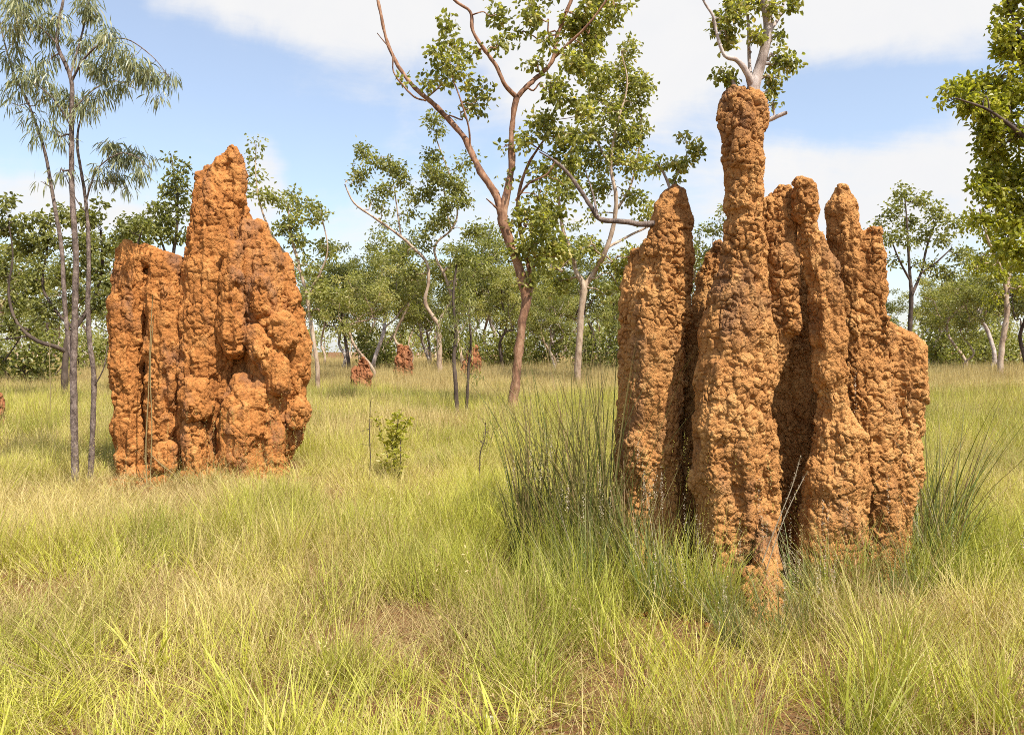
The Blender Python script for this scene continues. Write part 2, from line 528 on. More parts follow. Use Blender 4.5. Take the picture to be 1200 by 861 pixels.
def mound_mesh(name, chains, vox, k, material, cell, amp, seed, low=0.035, lumps=1.0):
    if lumps:
        chains = add_lumps(chains, seed, lumps)
    S, lo = smooth_field(chains, vox, k)
    V, Q = surface_nets(S, lo, vox)
    N = vnormals(V, Q)
    # broad swellings and flutes
    d = low * fbm(V * np.array([4.5, 4.5, 2.6]) + seed, seed, 3) + 0.5 * low * fbm(V * np.array([12, 12, 8.0]), seed + 5, 2)
    d = d + 0.85 * low * fbm(V * np.array([15, 15, 1.8]) + 31, seed + 7, 2) - 0.5 * low * sstep(.25, .5, vnoise(V * np.array([9, 9, 1.3]) + 3, seed + 8))
    V = V + N * d[:, None]
    N = vnormals(V, Q)
    # nodules with cracks between them
    wp = V + (cell * 0.35) * np.stack([vnoise(V / (cell * 0.9) + 3 * i, seed + 40 + i) for i in range(3)], 1)
    sq = np.array([1.0, 1.0, 0.86])
    f1, f2, rid = worley(wp / cell * sq, seed + 60)
    g1, g2, rid2 = worley(wp / (cell * 0.45) * sq + 5.1, seed + 61)
    m1 = np.clip(0.7 + 1.25 * fbm(V * 3.0, seed + 70, 3), 0.06, 1.3)
    m2 = np.clip(0.6 + 1.3 * fbm(V * 3.6 + 9, seed + 71, 3), 0.1, 1.35)
    knob = (1 - np.clip(f1 / 0.85, 0, 1) ** 2) * 0.33 + sstep(0.0, 0.13, f2 - f1) * 0.9
    knob2 = (1 - np.clip(g1 / 0.85, 0, 1) ** 2) * 0.35 + sstep(0.0, 0.16, g2 - g1) * 0.8
    d = amp * m1 * (knob - 0.9) * (0.7 + 0.6 * rid) + amp * 0.42 * m2 * (knob2 - 0.85) + amp * 0.22 * fbm(V / (cell * 0.35), seed + 80, 3, 0.6)
    d = d + amp * 0.5 * (rid - .5)
    d = d - amp * 0.75 * (1 - sstep(0.0, 0.13, f2 - f1)) * np.clip(0.7 + 1.1 * vnoise(V * 6.0, seed + 85), 0.1, 1.4)
    # a few pits
    pn = vnoise(V / (cell * 1.5) + 20, seed + 90)
    d = d - amp * 1.3 * sstep(0.5, 0.7, pn) - amp * .6 * sstep(.5, .62, vnoise(V / (cell * .5) + 8, seed + 91)) * m2
    V = V + N * d[:, None]
    return mesh_np(name, V, [Q], material, True, None, {'nodule': 0.6 * rid + 0.4 * rid2})


def chain(pts, d0, end=True):
    """pts: (px, py, rpx[, depth offset]) along a pillar of the mound -> [(x,y,z,r)]"""
    out = []
    for p in pts:
        d = d0 + (p[3] if len(p) > 3 else 0.0)
        w = W(p[0], p[1], d)
        out.append((w[0], w[1], w[2], p[2] / F * d))
    if end:
        x, y, z, r = out[-1]
        if z > -0.05:
            out.append((x, y, -0.1, r * 1.05))
    return out


def termite_mound(name, label, cat, base, parts, vox, k, material, cell, amp, seed, low, group=None):
    root = thing(name, label, cat, (base[0], base[1], 0), group)
    for i, (pn, chains, lab) in enumerate(parts):
        me = mound_mesh(pn, chains, vox, k, material, cell, amp, seed + 13 * i, low)
        o = obj(pn, me, root, (-base[0], -base[1], 0))
        if lab:
            o['label'] = lab
    return root


def grown(chs, f):
    return [[(x, y, z, r * f) for (x, y, z, r) in c] for c in chs]


def build_right_mound():
    D = 5.4
    pillar = [chain([(790, 236, 17), (787, 262, 25), (782, 300, 31), (774, 350, 35), (768, 410, 36), (765, 470, 35), (762, 540, 36), (763, 600, 38), (760, 650, 38)], D + 0.35),
              chain([(748, 300, 9), (741, 340, 13), (740, 420, 14), (738, 500, 17), (736, 590, 19)], D + 0.45)]
    spire = [chain([(858, 124, 17), (881, 122, 18)], D, False), chain([(850, 136, 12, -.03), (851, 148, 11, -.03)], D, False), chain([(888, 134, 13, -.03), (889, 146, 11, -.02)], D, False),
             chain([(869, 128, 26), (870, 160, 24), (870, 185, 25), (870, 212, 22), (871, 245, 23), (873, 290, 25), (871, 325, 27),
                    (866, 355, 34), (860, 400, 42), (858, 450, 44), (855, 500, 42), (853, 560, 42), (855, 610, 38), (860, 655, 32)], D),
             chain([(884, 190, 10, -.1), (882, 225, 10, -.08), (884, 265, 11, -.1), (884, 300, 11, -.1)], D, False),
             chain([(888, 390, 19, -.02), (892, 440, 17), (886, 475, 14), (898, 515, 14), (901, 560, 14), (899, 600, 13), (894, 650, 12)], D - .06),
             chain([(840, 430, 18, -.15), (835, 500, 20, -.17), (838, 560, 20, -.16), (845, 620, 20, -.15)], D),
             chain([(872, 500, 20, -.16), (872, 560, 20, -.17), (868, 620, 18, -.16)], D)]
    toe = [chain([(893, 615, 15, -.2), (897, 650, 16, -.32), (900, 690, 14, -.58), (897, 720, 15, -.76), (893, 748, 15, -.9)], D + .0, False),
           chain([(878, 672, 11, -.4), (884, 705, 10, -.65), (888, 738, 12, -.85)], D, False)]
    ridge = [chain([(920, 226, 13), (915, 255, 19), (912, 300, 23), (914, 340, 25), (920, 372, 23), (910, 408, 15), (900, 435, 10)], D + .12, False),
             chain([(900, 240, 12), (898, 300, 17), (896, 370, 18)], D + .12, False)]
    front = [chain([(942, 221, 11), (944, 248, 15), (951, 280, 17), (961, 312, 17), (966, 350, 19), (971, 395, 20), (973, 435, 21), (978, 472, 18),
                    (981, 510, 29), (977, 560, 34), (972, 610, 35), (966, 655, 33)], D - .02),
             chain([(1000, 530, 16), (1002, 570, 17), (998, 630, 16)], D + .0)]
    back = [chain([(986, 222, 8), (988, 245, 18), (990, 280, 21), (996, 320, 22), (1003, 370, 27), (1010, 430, 32), (1016, 500, 36), (1022, 570, 36), (1026, 630, 32)], D + .3),
            chain([(1025, 274, 12), (1022, 300, 16), (1022, 340, 17), (1026, 400, 20)], D + .24, False)]
    flank = [chain([(1050, 392, 12), (1062, 412, 19), (1064, 450, 20), (1061, 500, 21), (1055, 540, 24), (1046, 590, 22), (1042, 640, 22)], D + .32),
             chain([(1040, 385, 10), (1042, 450, 14)], D + .3, False)]
    wall = [chain([(842, 290, 10), (835, 330, 19), (824, 400, 28), (816, 480, 34), (812, 560, 36), (812, 640, 36)], D + .56),
            chain([(925, 262, 22), (928, 340, 34), (934, 430, 42), (934, 600, 46)], D + .82),
            chain([(968, 300, 14), (985, 350, 24), (990, 450, 30), (988, 600, 36)], D + .66)]
    parts = [('spire', spire, 'tall central spire with a knobbly head'), ('pillar', pillar, None), ('pillar', front, None), ('pillar', back, None),
             ('flank', flank, None), ('ridge', ridge, None), ('back_wall', wall, None), ('toe', toe, None)]
    termite_mound('termite_mound', 'tan pillared termite mound built around a tree trunk, tall spire in the middle', 'termite mound',
                  (W(880, 650, D)[0], D), parts, 0.0080, 0.035, M_EARTH_B, 0.060, 0.0155, 3, 0.028, 'termite mounds in the clearing')


def build_left_mound():
    D = 10.2
    block = [chain([(150, 297, 13), (149, 330, 18), (149, 380, 22), (148, 430, 21), (152, 464, 17), (152, 500, 20), (156, 535, 18)], D),
             chain([(168, 300, 16), (168, 350, 20), (168, 420, 20), (168, 500, 20)], D + .25)]
    block2 = [chain([(160, 300, 13), (185, 304, 13), (212, 313, 12)], D + .06, False), chain([(190, 308, 16), (195, 345, 23), (198, 400, 25), (197, 455, 24), (194, 500, 21), (194, 545, 17)], D - .05),
              chain([(178, 330, 12), (182, 400, 12), (184, 470, 14)], D + .05), chain([(208, 320, 12), (212, 400, 20), (212, 500, 18)], D + .1)]
    spire = [chain([(232, 207, 7), (245, 203, 8), (257, 196, 8), (266, 187, 7)], D, False), chain([(272, 176, 5), (276, 188, 9), (278, 206, 11), (277, 235, 14)], D, False), chain([(236, 222, 11), (240, 250, 15)], D, False),
             chain([(257, 222, 24), (257, 250, 31), (257, 280, 33), (252, 320, 37), (248, 370, 38), (243, 420, 38), (243, 480, 38), (247, 540, 36)], D + .05),
             chain([(240, 260, 15), (237, 310, 16), (236, 380, 20), (228, 440, 20)], D - .12)]
    rib = [chain([(272, 290, 11), (273, 330, 14), (272, 365, 15), (274, 392, 15), (275, 408, 14)], D - .28, False)]
    shoulder = [chain([(305, 274, 15), (311, 305, 24), (313, 350, 28), (314, 400, 27), (318, 450, 27), (316, 500, 27), (308, 540, 24)], D),
                chain([(290, 270, 14), (294, 330, 17), (292, 400, 20)], D - .08, False)]
    edge = [chain([(331, 310, 13), (340, 350, 15), (345, 395, 16), (346, 440, 16), (345, 480, 16), (337, 515, 14), (326, 540, 12)], D + .1)]
    arm = [chain([(297, 394, 14), (308, 412, 17), (322, 428, 16), (326, 450, 16)], D - .27, False), chain([(330, 380, 16), (334, 400, 15)], D - .2, False), chain([(304, 360, 12), (305, 330, 13)], D - .25, False)]
    knob = [chain([(232, 458, 18), (233, 478, 19)], D - .46, False)]
    knob2 = [chain([(229, 505, 15), (228, 530, 16), (230, 556, 15)], D - .46)]
    knob3 = [chain([(283, 452, 17, .08), (282, 480, 24), (284, 505, 27), (280, 540, 26)], D - .3), chain([(306, 462, 19), (312, 510, 21)], D - .24)]
    knob4 = [chain([(196, 530, 15), (195, 545, 15)], D - .42, False)]
    knob5 = [chain([(347, 480, 15), (345, 492, 14)], D - .08, False)]
    base = [chain([(195, 566, 8), (176, 566, 8)], D - .5, False), chain([(215, 566, 10), (250, 562, 16), (285, 560, 16), (315, 552, 12)], D - .35, False), chain([(160, 556, 14), (190, 560, 14)], D - .1, False)]
    body = [chain([(190, 320, 22), (195, 370, 34), (200, 430, 38), (212, 540, 40)], D + .45), chain([(265, 240, 22), (272, 300, 42), (280, 370, 48), (285, 450, 52), (285, 540, 52)], D + .48), chain([(238, 330, 26), (238, 540, 34)], D + .3)]
    parts = [('spire', spire, 'jagged leaning peak'), ('pillar', block, None), ('pillar', block2, None), ('shoulder', shoulder, None), ('flank', edge, None), ('rib', rib, None),
             ('bulge', arm, None), ('bulge', knob, 'pale rounded lump at the foot'), ('bulge', knob2, None), ('bulge', knob3, None), ('bulge', knob4, None), ('bulge', knob5, None),
             ('base', base, None), ('back_wall', body, None)]
    termite_mound('termite_mound', 'broad orange termite mound with a jagged peak beside slender trunks', 'termite mound',
                  (W(245, 560, D)[0], D), parts, 0.0140, 0.045, M_EARTH_A, 0.092, 0.0165, 50, 0.042, 'termite mounds in the clearing')


build_right_mound()
build_left_mound()


def small_mound(label, px, d, hpx, wpx, seed):
    rng = random.Random(seed)
    x = (px - 600) / F * d
    h = hpx / F * d; w = wpx / F * d
    chs = []
    n = 4
    for i in range(n):
        ox = (i / (n - 1) - 0.5) * w * 0.6
        hh = h * rng.uniform(.62, 1.0)
        chs.append([(x + ox * 0.7, d + rng.uniform(-.1, .1) * w, hh - 0.12 * w, 0.12 * w), (x + ox * 0.9, d, hh * 0.6, 0.17 * w), (x + ox * .9, d, 0, 0.2 * w), (x + ox * .9, d, -0.1, 0.2 * w)])
    vox = max(w / 42, 0.02)
    root = termite_mound('termite_mound', label, 'termite mound', (x, d), [('body', chs, None)], vox, 0.12, M_EARTH_C, 0.22, 0.05, seed, 0.07, 'small termite mounds among the trees')
    return root


small_mound('small red termite mound at the foot of a dark slanting trunk', 423, 30, 50, 28, 201)
small_mound('small red termite mound between a white trunk and a tan trunk', 474, 36, 55, 24, 202)
small_mound('small red termite mound behind two thin bare saplings', 552, 36, 52, 26, 203)
small_mound('low red termite mound among straw grass beside curved dark branches', -12, 16, 60, 34, 204)


# ------------------------------------------------------------------ tubes, leaves
def spline(P, n=6):
    P = np.asarray(P, float)
    if len(P) < 3:
        t = np.linspace(0, 1, n + 1)[:, None]
        return P[0] * (1 - t) + P[-1] * t
    Q = np.vstack([2 * P[0] - P[1], P, 2 * P[-1] - P[-2]])
    out = []
    for i in range(1, len(Q) - 2):
        t = np.linspace(0, 1, n, endpoint=False)[:, None]
        a, b, c, d = Q[i - 1], Q[i], Q[i + 1], Q[i + 2]
        out.append(0.5 * ((2 * b) + (c - a) * t + (2 * a - 5 * b + 4 * c - d) * t ** 2 + (3 * b - a - 3 * c + d) * t ** 3))
    return np.vstack(out + [P[-1:]])


class MB:
    def __init__(self):
        self.V, self.Q, self.T, self.n = [], [], [], 0
        self.qa, self.ta, self.va = [], [], []

    def add(self, V, Q=None, T=None, qr=None, tr=None, va=None):
        V = np.asarray(V, float)
        self.V.append(V)
        self.va.append(np.zeros(len(V)) if va is None else va)
        if Q is not None and len(Q):
            self.Q.append(np.asarray(Q) + self.n)
            self.qa.append(np.zeros(len(Q)) if qr is None else np.broadcast_to(qr, len(Q)))
        if T is not None and len(T):
            self.T.append(np.asarray(T) + self.n)
            self.ta.append(np.zeros(len(T)) if tr is None else np.broadcast_to(tr, len(T)))
        self.n += len(V)

    def tube(self, P, rad, seg=8, rough=0.0, seed=0):
        P = np.asarray(P, float)
        rad = np.asarray(rad, float)
        T = np.gradient(P, axis=0)
        T /= np.linalg.norm(T, axis=1)[:, None] + 1e-12
        ref = np.array([0.0, 1.0, 0.0]) if abs(T[0][1]) < 0.9 else np.array([1.0, 0, 0])
        n = np.cross(T[0], ref); n /= np.linalg.norm(n)
        ang = np.linspace(0, 2 * np.pi, seg, endpoint=False)
        rings = []
        for i in range(len(P)):
            n = n - T[i] * (n @ T[i]); n /= np.linalg.norm(n) + 1e-12
            b = np.cross(T[i], n)
            rings.append(P[i] + rad[i] * (np.cos(ang)[:, None] * n + np.sin(ang)[:, None] * b))
        V = np.array(rings)
        if rough:
            nz = vnoise(V.reshape(-1, 3) / (rad.mean() * 2.2 + 1e-6), seed).reshape(len(P), seg)
            V = V + (V - P[:, None]) * (rough * nz)[..., None]
        i = np.arange(len(P) * seg).reshape(len(P), seg)
        Q = np.stack([i[:-1], i[1:], np.roll(i[1:], -1, 1), np.roll(i[:-1], -1, 1)], -1).reshape(-1, 4)
        V = V.reshape(-1, 3)
        tip = P[-1] + T[-1] * rad[-1] * 0.6
        bot = P[0]
        V = np.vstack([V, tip, bot])
        k = len(P) * seg
        tr = np.stack([i[-1], np.roll(i[-1], -1), np.full(seg, k)], 1)
        tb = np.stack([np.roll(i[0], -1), i[0], np.full(seg, k + 1)], 1)
        self.add(V, Q[:, ::-1], np.vstack([tr, tb])[:, ::-1])

    def mesh(self, name, material, smooth=True, rnd=True):
        V = np.vstack(self.V)
        polys, at = [], []
        if self.Q:
            polys.append(np.vstack(self.Q)); at.append(np.concatenate(self.qa))
        if self.T:
            polys.append(np.vstack(self.T)); at.append(np.concatenate(self.ta))
        return mesh_np(name, V, polys, material, smooth, {'rnd': np.concatenate(at)} if rnd else None, {'along': np.concatenate(self.va)} if rnd else None)


def unit(v):
    return v / (np.linalg.norm(v, axis=-1, keepdims=True) + 1e-12)


def leaves_ovate(rng, C, D, L, Wd, fold=0.25):
    """hexagonal folded leaves: centres C, axis D; 4 triangles each"""
    n = len(C)
    D = unit(D)
    s = unit(np.cross(D, rng.normal(size=(n, 3))))
    u = np.cross(s, D)
    L = L[:, None]; Wd = Wd[:, None]
    curl = -u * L * rng.uniform(0.0, 0.25, (n, 1))
    b = C
    tip = C + D * L + curl
    r1 = C + D * L * 0.33 + s * Wd * 0.5 + u * Wd * fold
    r2 = C + D * L * 0.72 + s * Wd * 0.36 + u * Wd * fold * 0.7 + curl * 0.4
    l1 = C + D * L * 0.33 - s * Wd * 0.5 + u * Wd * fold
    l2 = C + D * L * 0.72 - s * Wd * 0.36 + u * Wd * fold * 0.7 + curl * 0.4
    V = np.stack([b, r1, r2, tip, l2, l1], 1).reshape(-1, 3)
    i = (np.arange(n) * 6)[:, None]
    Q = np.vstack([i + np.array([0, 1, 2, 3]), i + np.array([0, 3, 4, 5])])
    return V, Q


def leaves_lance(rng, C, D, L, Wd, droop=0.6):
    n = len(C)
    D = unit(D)
    s = unit(np.cross(D, rng.normal(size=(n, 3))))
    pts, w = [], [0.25, 0.9, 1.0, 0.55]
    p = C.copy()
    d = D.copy()
    V = []
    for k in range(4):
        V += [p + s * Wd[:, None] * 0.5 * w[k], p - s * Wd[:, None] * 0.5 * w[k]]
        d = unit(d + np.array([0, 0, -droop * 0.33]))
        p = p + d * (L / 3.6)[:, None]
    V.append(p)
    V = np.stack(V, 1).reshape(-1, 3)
    i = (np.arange(n) * 9)[:, None]
    Q = np.vstack([i + np.array([2 * k, 2 * k + 1, 2 * k + 3, 2 * k + 2]) for k in range(3)])
    T = i + np.array([6, 7, 8])
    return V, Q, T


def bend(rng, a, b, n=4, wob=0.12, sag=0.0):
    L = np.linalg.norm(b - a)
    t = np.linspace(0, 1, n)[:, None]
    P = a * (1 - t) + b * t
    P[1:-1] += rng.normal(size=(n - 2, 3)) * L * wob * 0.5
    P[1:-1, 2] += -sag * L * np.sin(np.pi * t[1:-1, 0])
    return spline(P, 3)


# ------------------------------------------------------------------ trees laid out limb by limb
def hero_tree(name, label, d0, limbs, blobs, bark, leaf_mat, style, seed, leaf_len, leaf_w, dens=1.0, group=None, sub_px=11, seg=10, twig_mat=None, rs=1.0, rough=0.18):
    """limbs: list of (point list (px,py,rpx[,ddepth]), part name); blobs: (px,py,rpx[,ddepth[,dens]])"""
    rng = np.random.default_rng(seed)
    limbs3, allp = [], []
    tx, ty, _ = limbs[0][0][-1][:3]
    near = [i for i in range(1, len(limbs)) if math.hypot(limbs[i][0][0][0] - tx, limbs[i][0][0][1] - ty) < 7]
    if near:                                  # the trunk runs on into its most upright limb, the others leave from inside it
        j = min(near, key=lambda i: abs(limbs[i][0][2][0] - limbs[i][0][0][0]) - 8 * limbs[i][0][0][2])
        tp = limbs[0][0]
        q = tp[-2]
        join = ((q[0] + tx) / 2, (q[1] + ty) / 2)
        limbs = [(tp + limbs[j][0][1:], 'trunk')] + [(([(join[0], join[1], l[0][0][2] * .9)] + l[0]) if i in near else l[0], l[1]) + tuple(l[2:]) for i, l in enumerate(limbs) if i not in (0, j)]
    for lb in limbs:
        pts, pn = lb[:2]
        P = np.array([np.append(W(p[0], p[1], d0 + (p[3] if len(p) > 3 else 0)), p[2] * rs / F * d0) for p in pts])
        S = spline(P, 5)
        limbs3.append((S, pn, lb[2] if len(lb) > 2 else bark))
        allp.append(S)
    S0 = limbs3[0][0]
    base = np.array([S0[0][0], S0[0][1], 0.0])
    root = thing(name, label, 'tree', tuple(base), group)
    for i, (S, pn, bk) in enumerate(limbs3):
        mb = MB()
        P = S[:, :3].copy()
        if i == 0 and P[0, 2] > -0.05:
            P[0, 2] = -0.08
        mb.tube(P - base, np.maximum(S[:, 3], 0.004), seg if i == 0 else max(seg - 2, 6), rough, seed + i)
        obj(pn, mb.mesh(pn, bk, True, False), root)
    AP = np.vstack(allp)
    AP = AP[AP[:, 3] < np.percentile(AP[:, 3], 92)] if len(AP) > 30 else AP
    tw, cr = MB(), MB()
    for b in blobs:
        bx, by, br = b[:3]
        dd = b[3] if len(b) > 3 else rng.normal() * br / F * d0 * 0.6
        de = b[4] if len(b) > 4 else 1.0
        c = W(bx, by, d0 + dd)
        rm = br / F * d0
        nsub = max(2, int(round((br / sub_px) ** 2 * 0.9)))
        # nearest limb point not too far above
        dist = np.linalg.norm(AP[:, :3] - c, axis=1) + 0.35 * np.maximum(AP[:, 2] - c[2], 0)
        a = AP[np.argmin(dist)]
        hub = c * 0.8 + a[:3] * 0.2 + rng.normal(size=3) * rm * 0.1
        tr = min(max(a[3] * 0.5, 0.0035 * d0 / 10), 0.0011 * d0 + 0.004)
        st = bend(rng, a[:3], hub, 5, 0.22)
        tw.tube(st - base, np.linspace(tr, tr * 0.6, len(st)), 5)
        for _ in range(nsub):
            o = unit(rng.normal(size=3)) * rm * rng.uniform(0.25, 0.95) ** 0.7
            o[1] *= 0.9
            e = c + o
            tp = bend(rng, hub, e, 4, 0.25, -0.05)
            tw.tube(tp - base, np.linspace(tr * 0.6, tr * 0.22, len(tp)), 4)
            area = np.pi * br * br / nsub
            lpx = leaf_len / d0 * F * leaf_w / d0 * F * 0.55
            nl = max(4, int(area / lpx * 1.3 * dens * de))
            k = rng.integers(len(tp) // 2, len(tp), nl)
            spread = sub_px / F * d0 * 0.55
            C = tp[k] + rng.normal(size=(nl, 3)) * spread * np.array([1, 1, 0.85])
            L = leaf_len * rng.uniform(0.6, 1.25, nl); Wd = leaf_w * rng.uniform(0.7, 1.25, nl)
            shade = np.clip(rng.normal(0.45, 0.24, nl) + rng.normal() * 0.10, 0, 1)
            if style == 'lance':
                D = unit(C - tp[k]) * 0.6 + np.array([0, 0, -0.9]) + rng.normal(size=(nl, 3)) * 0.35
                V, Q, T = leaves_lance(rng, C, D, L, Wd)
                cr.add(V - base, Q, T, np.tile(shade, 3), shade)
            else:
                D = unit(C - tp[k]) * 0.7 + np.array([0, 0, -0.55]) + rng.normal(size=(nl, 3)) * 0.6
                V, Q = leaves_ovate(rng, C, D, L, Wd)
                cr.add(V - base, Q, None, np.tile(shade, 2))
    obj('twigs', tw.mesh('twigs', twig_mat or bark, True, False), root)['kind'] = 'stuff'
    obj('crown', cr.mesh('crown', leaf_mat, False), root)
    return root


def z0row(d):
    return HY + EYE * F / d


G_TREES = 'open woodland trees'

# reddish tree in the middle of the clearing
hero_tree('eucalypt_tree', 'reddish-barked forked tree with round leaves standing alone between the two big mounds', 20.0, [
    ([(599, 489, 13), (602, 465, 10.5), (605, 440, 9.5), (609, 405, 9), (613, 370, 9), (616, 343, 9), (607, 312, 8.5), (596, 282, 8.5), (589, 256, 8.5)], 'trunk'),
    ([(589, 258, 7.5), (580, 226, 7), (566, 206, 6.5), (553, 180, 6, .2), (545, 163, 5.6, .3), (528, 143, 5.2, .4), (508, 122, 5, .5), (486, 103, 4.2, .6), (467, 78, 3.8, .7), (454, 50, 3.4, .8), (447, 20, 3, .8), (441, -15, 2.8, .9), (438, -80, 1.5, 1)], 'branch'),
    ([(590, 256, 7), (594, 225, 6.3), (600, 195, 6), (599, 165, 6), (602, 133, 5.6), (606, 112, 5.6)], 'branch'),
    ([(606, 114, 4.6), (592, 100, 4.2, -.2), (581, 77, 4, -.3), (566, 56, 3.6, -.4), (554, 36, 3.4, -.5), (551, 14, 3, -.5), (532, 0, 2.8, -.6), (518, -20, 2, -.6)], 'branch'),
    ([(606, 114, 5), (620, 99, 4.6), (636, 85, 4.4, .2), (648, 70, 4.2, .3), (652, 46, 3.8, .3), (662, 18, 3.4, .4), (673, -10, 3, .5), (684, -60, 1.6, .6)], 'branch'),
    ([(649, 68, 3), (668, 50, 2.6, -.2), (690, 28, 2.2, -.4), (715, -5, 1.6, -.6)], 'branch'),
    ([(614, 368, 5.5), (622, 338, 5, .3), (618, 305, 4.4, .4), (610, 270, 4, .4), (607, 235, 3.5, .4), (618, 195, 2.8, .3), (640, 160, 2, .2)], 'branch'),
    ([(499, 118, 2), (486, 114, 1.8, -.2), (472, 100, 1.6, -.3), (461, 84, 1.4, -.4), (459, 62, 1.2, -.5), (442, 39, .7, -.5)], 'branch'),
    ([(551, 172, 2.2), (549, 148, 1.8, -.2), (540, 118, 1.5, -.3), (530, 90, 1.2, -.3), (527, 70, .8, -.3)], 'branch'),
    ([(586, 250, 2), (578, 240, 1.8, -.2), (570, 233, 1.2, -.3)], 'branch'),
    ([(604, 235, 2.4), (620, 215, 2, -.3), (640, 205, 1.6, -.5), (652, 188, 1.2, -.6)], 'branch')],
    [(528, 46, 26), (514, 66, 18), (540, 82, 20), (522, 90, 16), (505, 92, 12), (470, 92, 8), (556, 62, 12), (563, 116, 20), (552, 125, 14), (586, 50, 15), (588, 18, 18), (622, 12, 24), (605, 35, 12),
     (668, 32, 24), (690, 12, 28), (720, 8, 26), (640, 40, 14), (652, 108, 28), (640, 135, 22), (630, 75, 14), (676, 78, 28), (590, 170, 8), (622, 165, 18), (655, 152, 24), (680, 130, 26), (690, 60, 22),
     (660, 188, 22), (668, 228, 18), (655, 285, 20), (672, 170, 22), (640, 202, 16), (660, 255, 18), (600, 262, 8), (594, 208, 8), (634, 232, 22), (622, 258, 24), (645, 260, 22), (628, 288, 26), (608, 300, 12), (645, 300, 20), (625, 325, 14), (700, 45, 22), (710, -30, 40), (640, -30, 40), (570, -35, 35), (500, -40, 20)],
    M_BARK_RED, M_LEAF_ROUND, 'ovate', 11, 0.14, 0.095, 1.55, G_TREES, 10, 12, rs=.61, rough=.3)

# pale trunk behind it with the broad light crown
hero_tree('eucalypt_tree', 'tall pale-trunked tree with a broad airy crown behind the reddish tree', 33.0, [
    ([(677, z0row(33), 8.5), (677, 432, 7.5), (679, 400, 7), (681, 365, 6.8), (684, 336, 7)], 'trunk'),
    ([(683, 338, 5.5), (675, 318, 5), (671, 300, 4.5, .5), (660, 270, 4, 1), (655, 235, 3, 1), (650, 190, 2.2, 1)], 'branch'),
    ([(684, 338, 6), (697, 318, 5.5), (708, 298, 5, -.5), (718, 268, 4.5, -.6), (722, 232, 4, -.8), (716, 195, 3.2, -.8), (722, 150, 2.6, -.8), (735, 100, 1.8, -.8), (728, 60, 1.2, -.8)], 'branch'),
    ([(720, 250, 3), (738, 220, 2.5, .5), (748, 180, 2, .8), (752, 135, 1.4, 1)], 'branch'),
    ([(718, 200, 2.6), (700, 165, 2.2, .4), (690, 120, 1.8, .5), (694, 80, 1.2, .5)], 'branch'),
    ([(712, 290, 3), (740, 275, 2.5, .6), (765, 262, 2, 1), (785, 240, 1.4, 1)], 'branch')],
    [(735, 62, 18), (722, 85, 26), (745, 98, 24), (698, 95, 26), (735, 125, 28), (706, 128, 26), (755, 120, 12), (690, 160, 22), (722, 160, 28), (748, 152, 20), (700, 190, 22), (735, 192, 26), (758, 190, 16), (678, 200, 18),
     (712, 222, 18), (745, 226, 16), (662, 215, 16), (665, 300, 22), (690, 290, 18), (720, 310, 22), (655, 330, 20), (745, 300, 18), (700, 340, 12), (735, 340, 18), (690, 250, 10), (640, 310, 14), (760, 250, 14)],
    M_BARK_TAN, M_LEAF_ROUND, 'ovate', 12, 0.18, 0.12, 1.6, G_TREES, 10, 10, rs=.55)

# tree with crossing limbs left of the middle
hero_tree('eucalypt_tree', 'tan-trunked tree with one long low limb reaching out over a small red mound', 42.0, [
    ([(515, z0row(42), 6.5), (515, 430, 6), (515, 400, 5.6), (515, 380, 5.2)], 'trunk'),
    ([(515, 382, 4.4), (507, 370, 4.2), (498, 353, 4), (502, 332, 3.6), (500, 308, 3.3), (484, 290, 3), (467, 275, 2.8), (437, 254, 2.4, -.5), (415, 238, 2, -.8), (404, 216, 1.2, -1)], 'branch'),
    ([(516, 382, 4.2), (522, 364, 3.8), (529, 350, 3.4, .4), (522, 325, 3, .6), (510, 300, 2.8, .6), (512, 284, 2.6, .5), (528, 270, 2.4, .4), (536, 250, 2, .4), (530, 215, 1.6, .4), (512, 165, 1.2, .4)], 'branch'),
    ([(470, 277, 2), (466, 250, 1.6), (462, 220, 1.2), (458, 195, .8)], 'branch'),
    ([(529, 268, 1.8), (524, 250, 1.5), (520, 220, 1.2)], 'branch')],
    [(424, 178, 15), (418, 205, 16), (440, 190, 12), (462, 196, 18), (438, 234, 11), (508, 148, 16), (504, 178, 14), (515, 205, 24), (537, 216, 20), (494, 228, 18), (520, 244, 20), (456, 222, 14), (475, 214, 14), (548, 190, 12), (540, 240, 12),
     (502, 262, 12), (450, 245, 8), (525, 262, 12), (480, 250, 10), (545, 300, 22), (560, 320, 20), (520, 320, 18), (485, 320, 18), (540, 340, 20), (500, 285, 14), (470, 300, 14), (555, 275, 16)],
    M_BARK_TAN, M_LEAF_BACK, 'ovate', 13, 0.20, 0.11, 1.6, G_TREES, 9, 8, rs=.55)

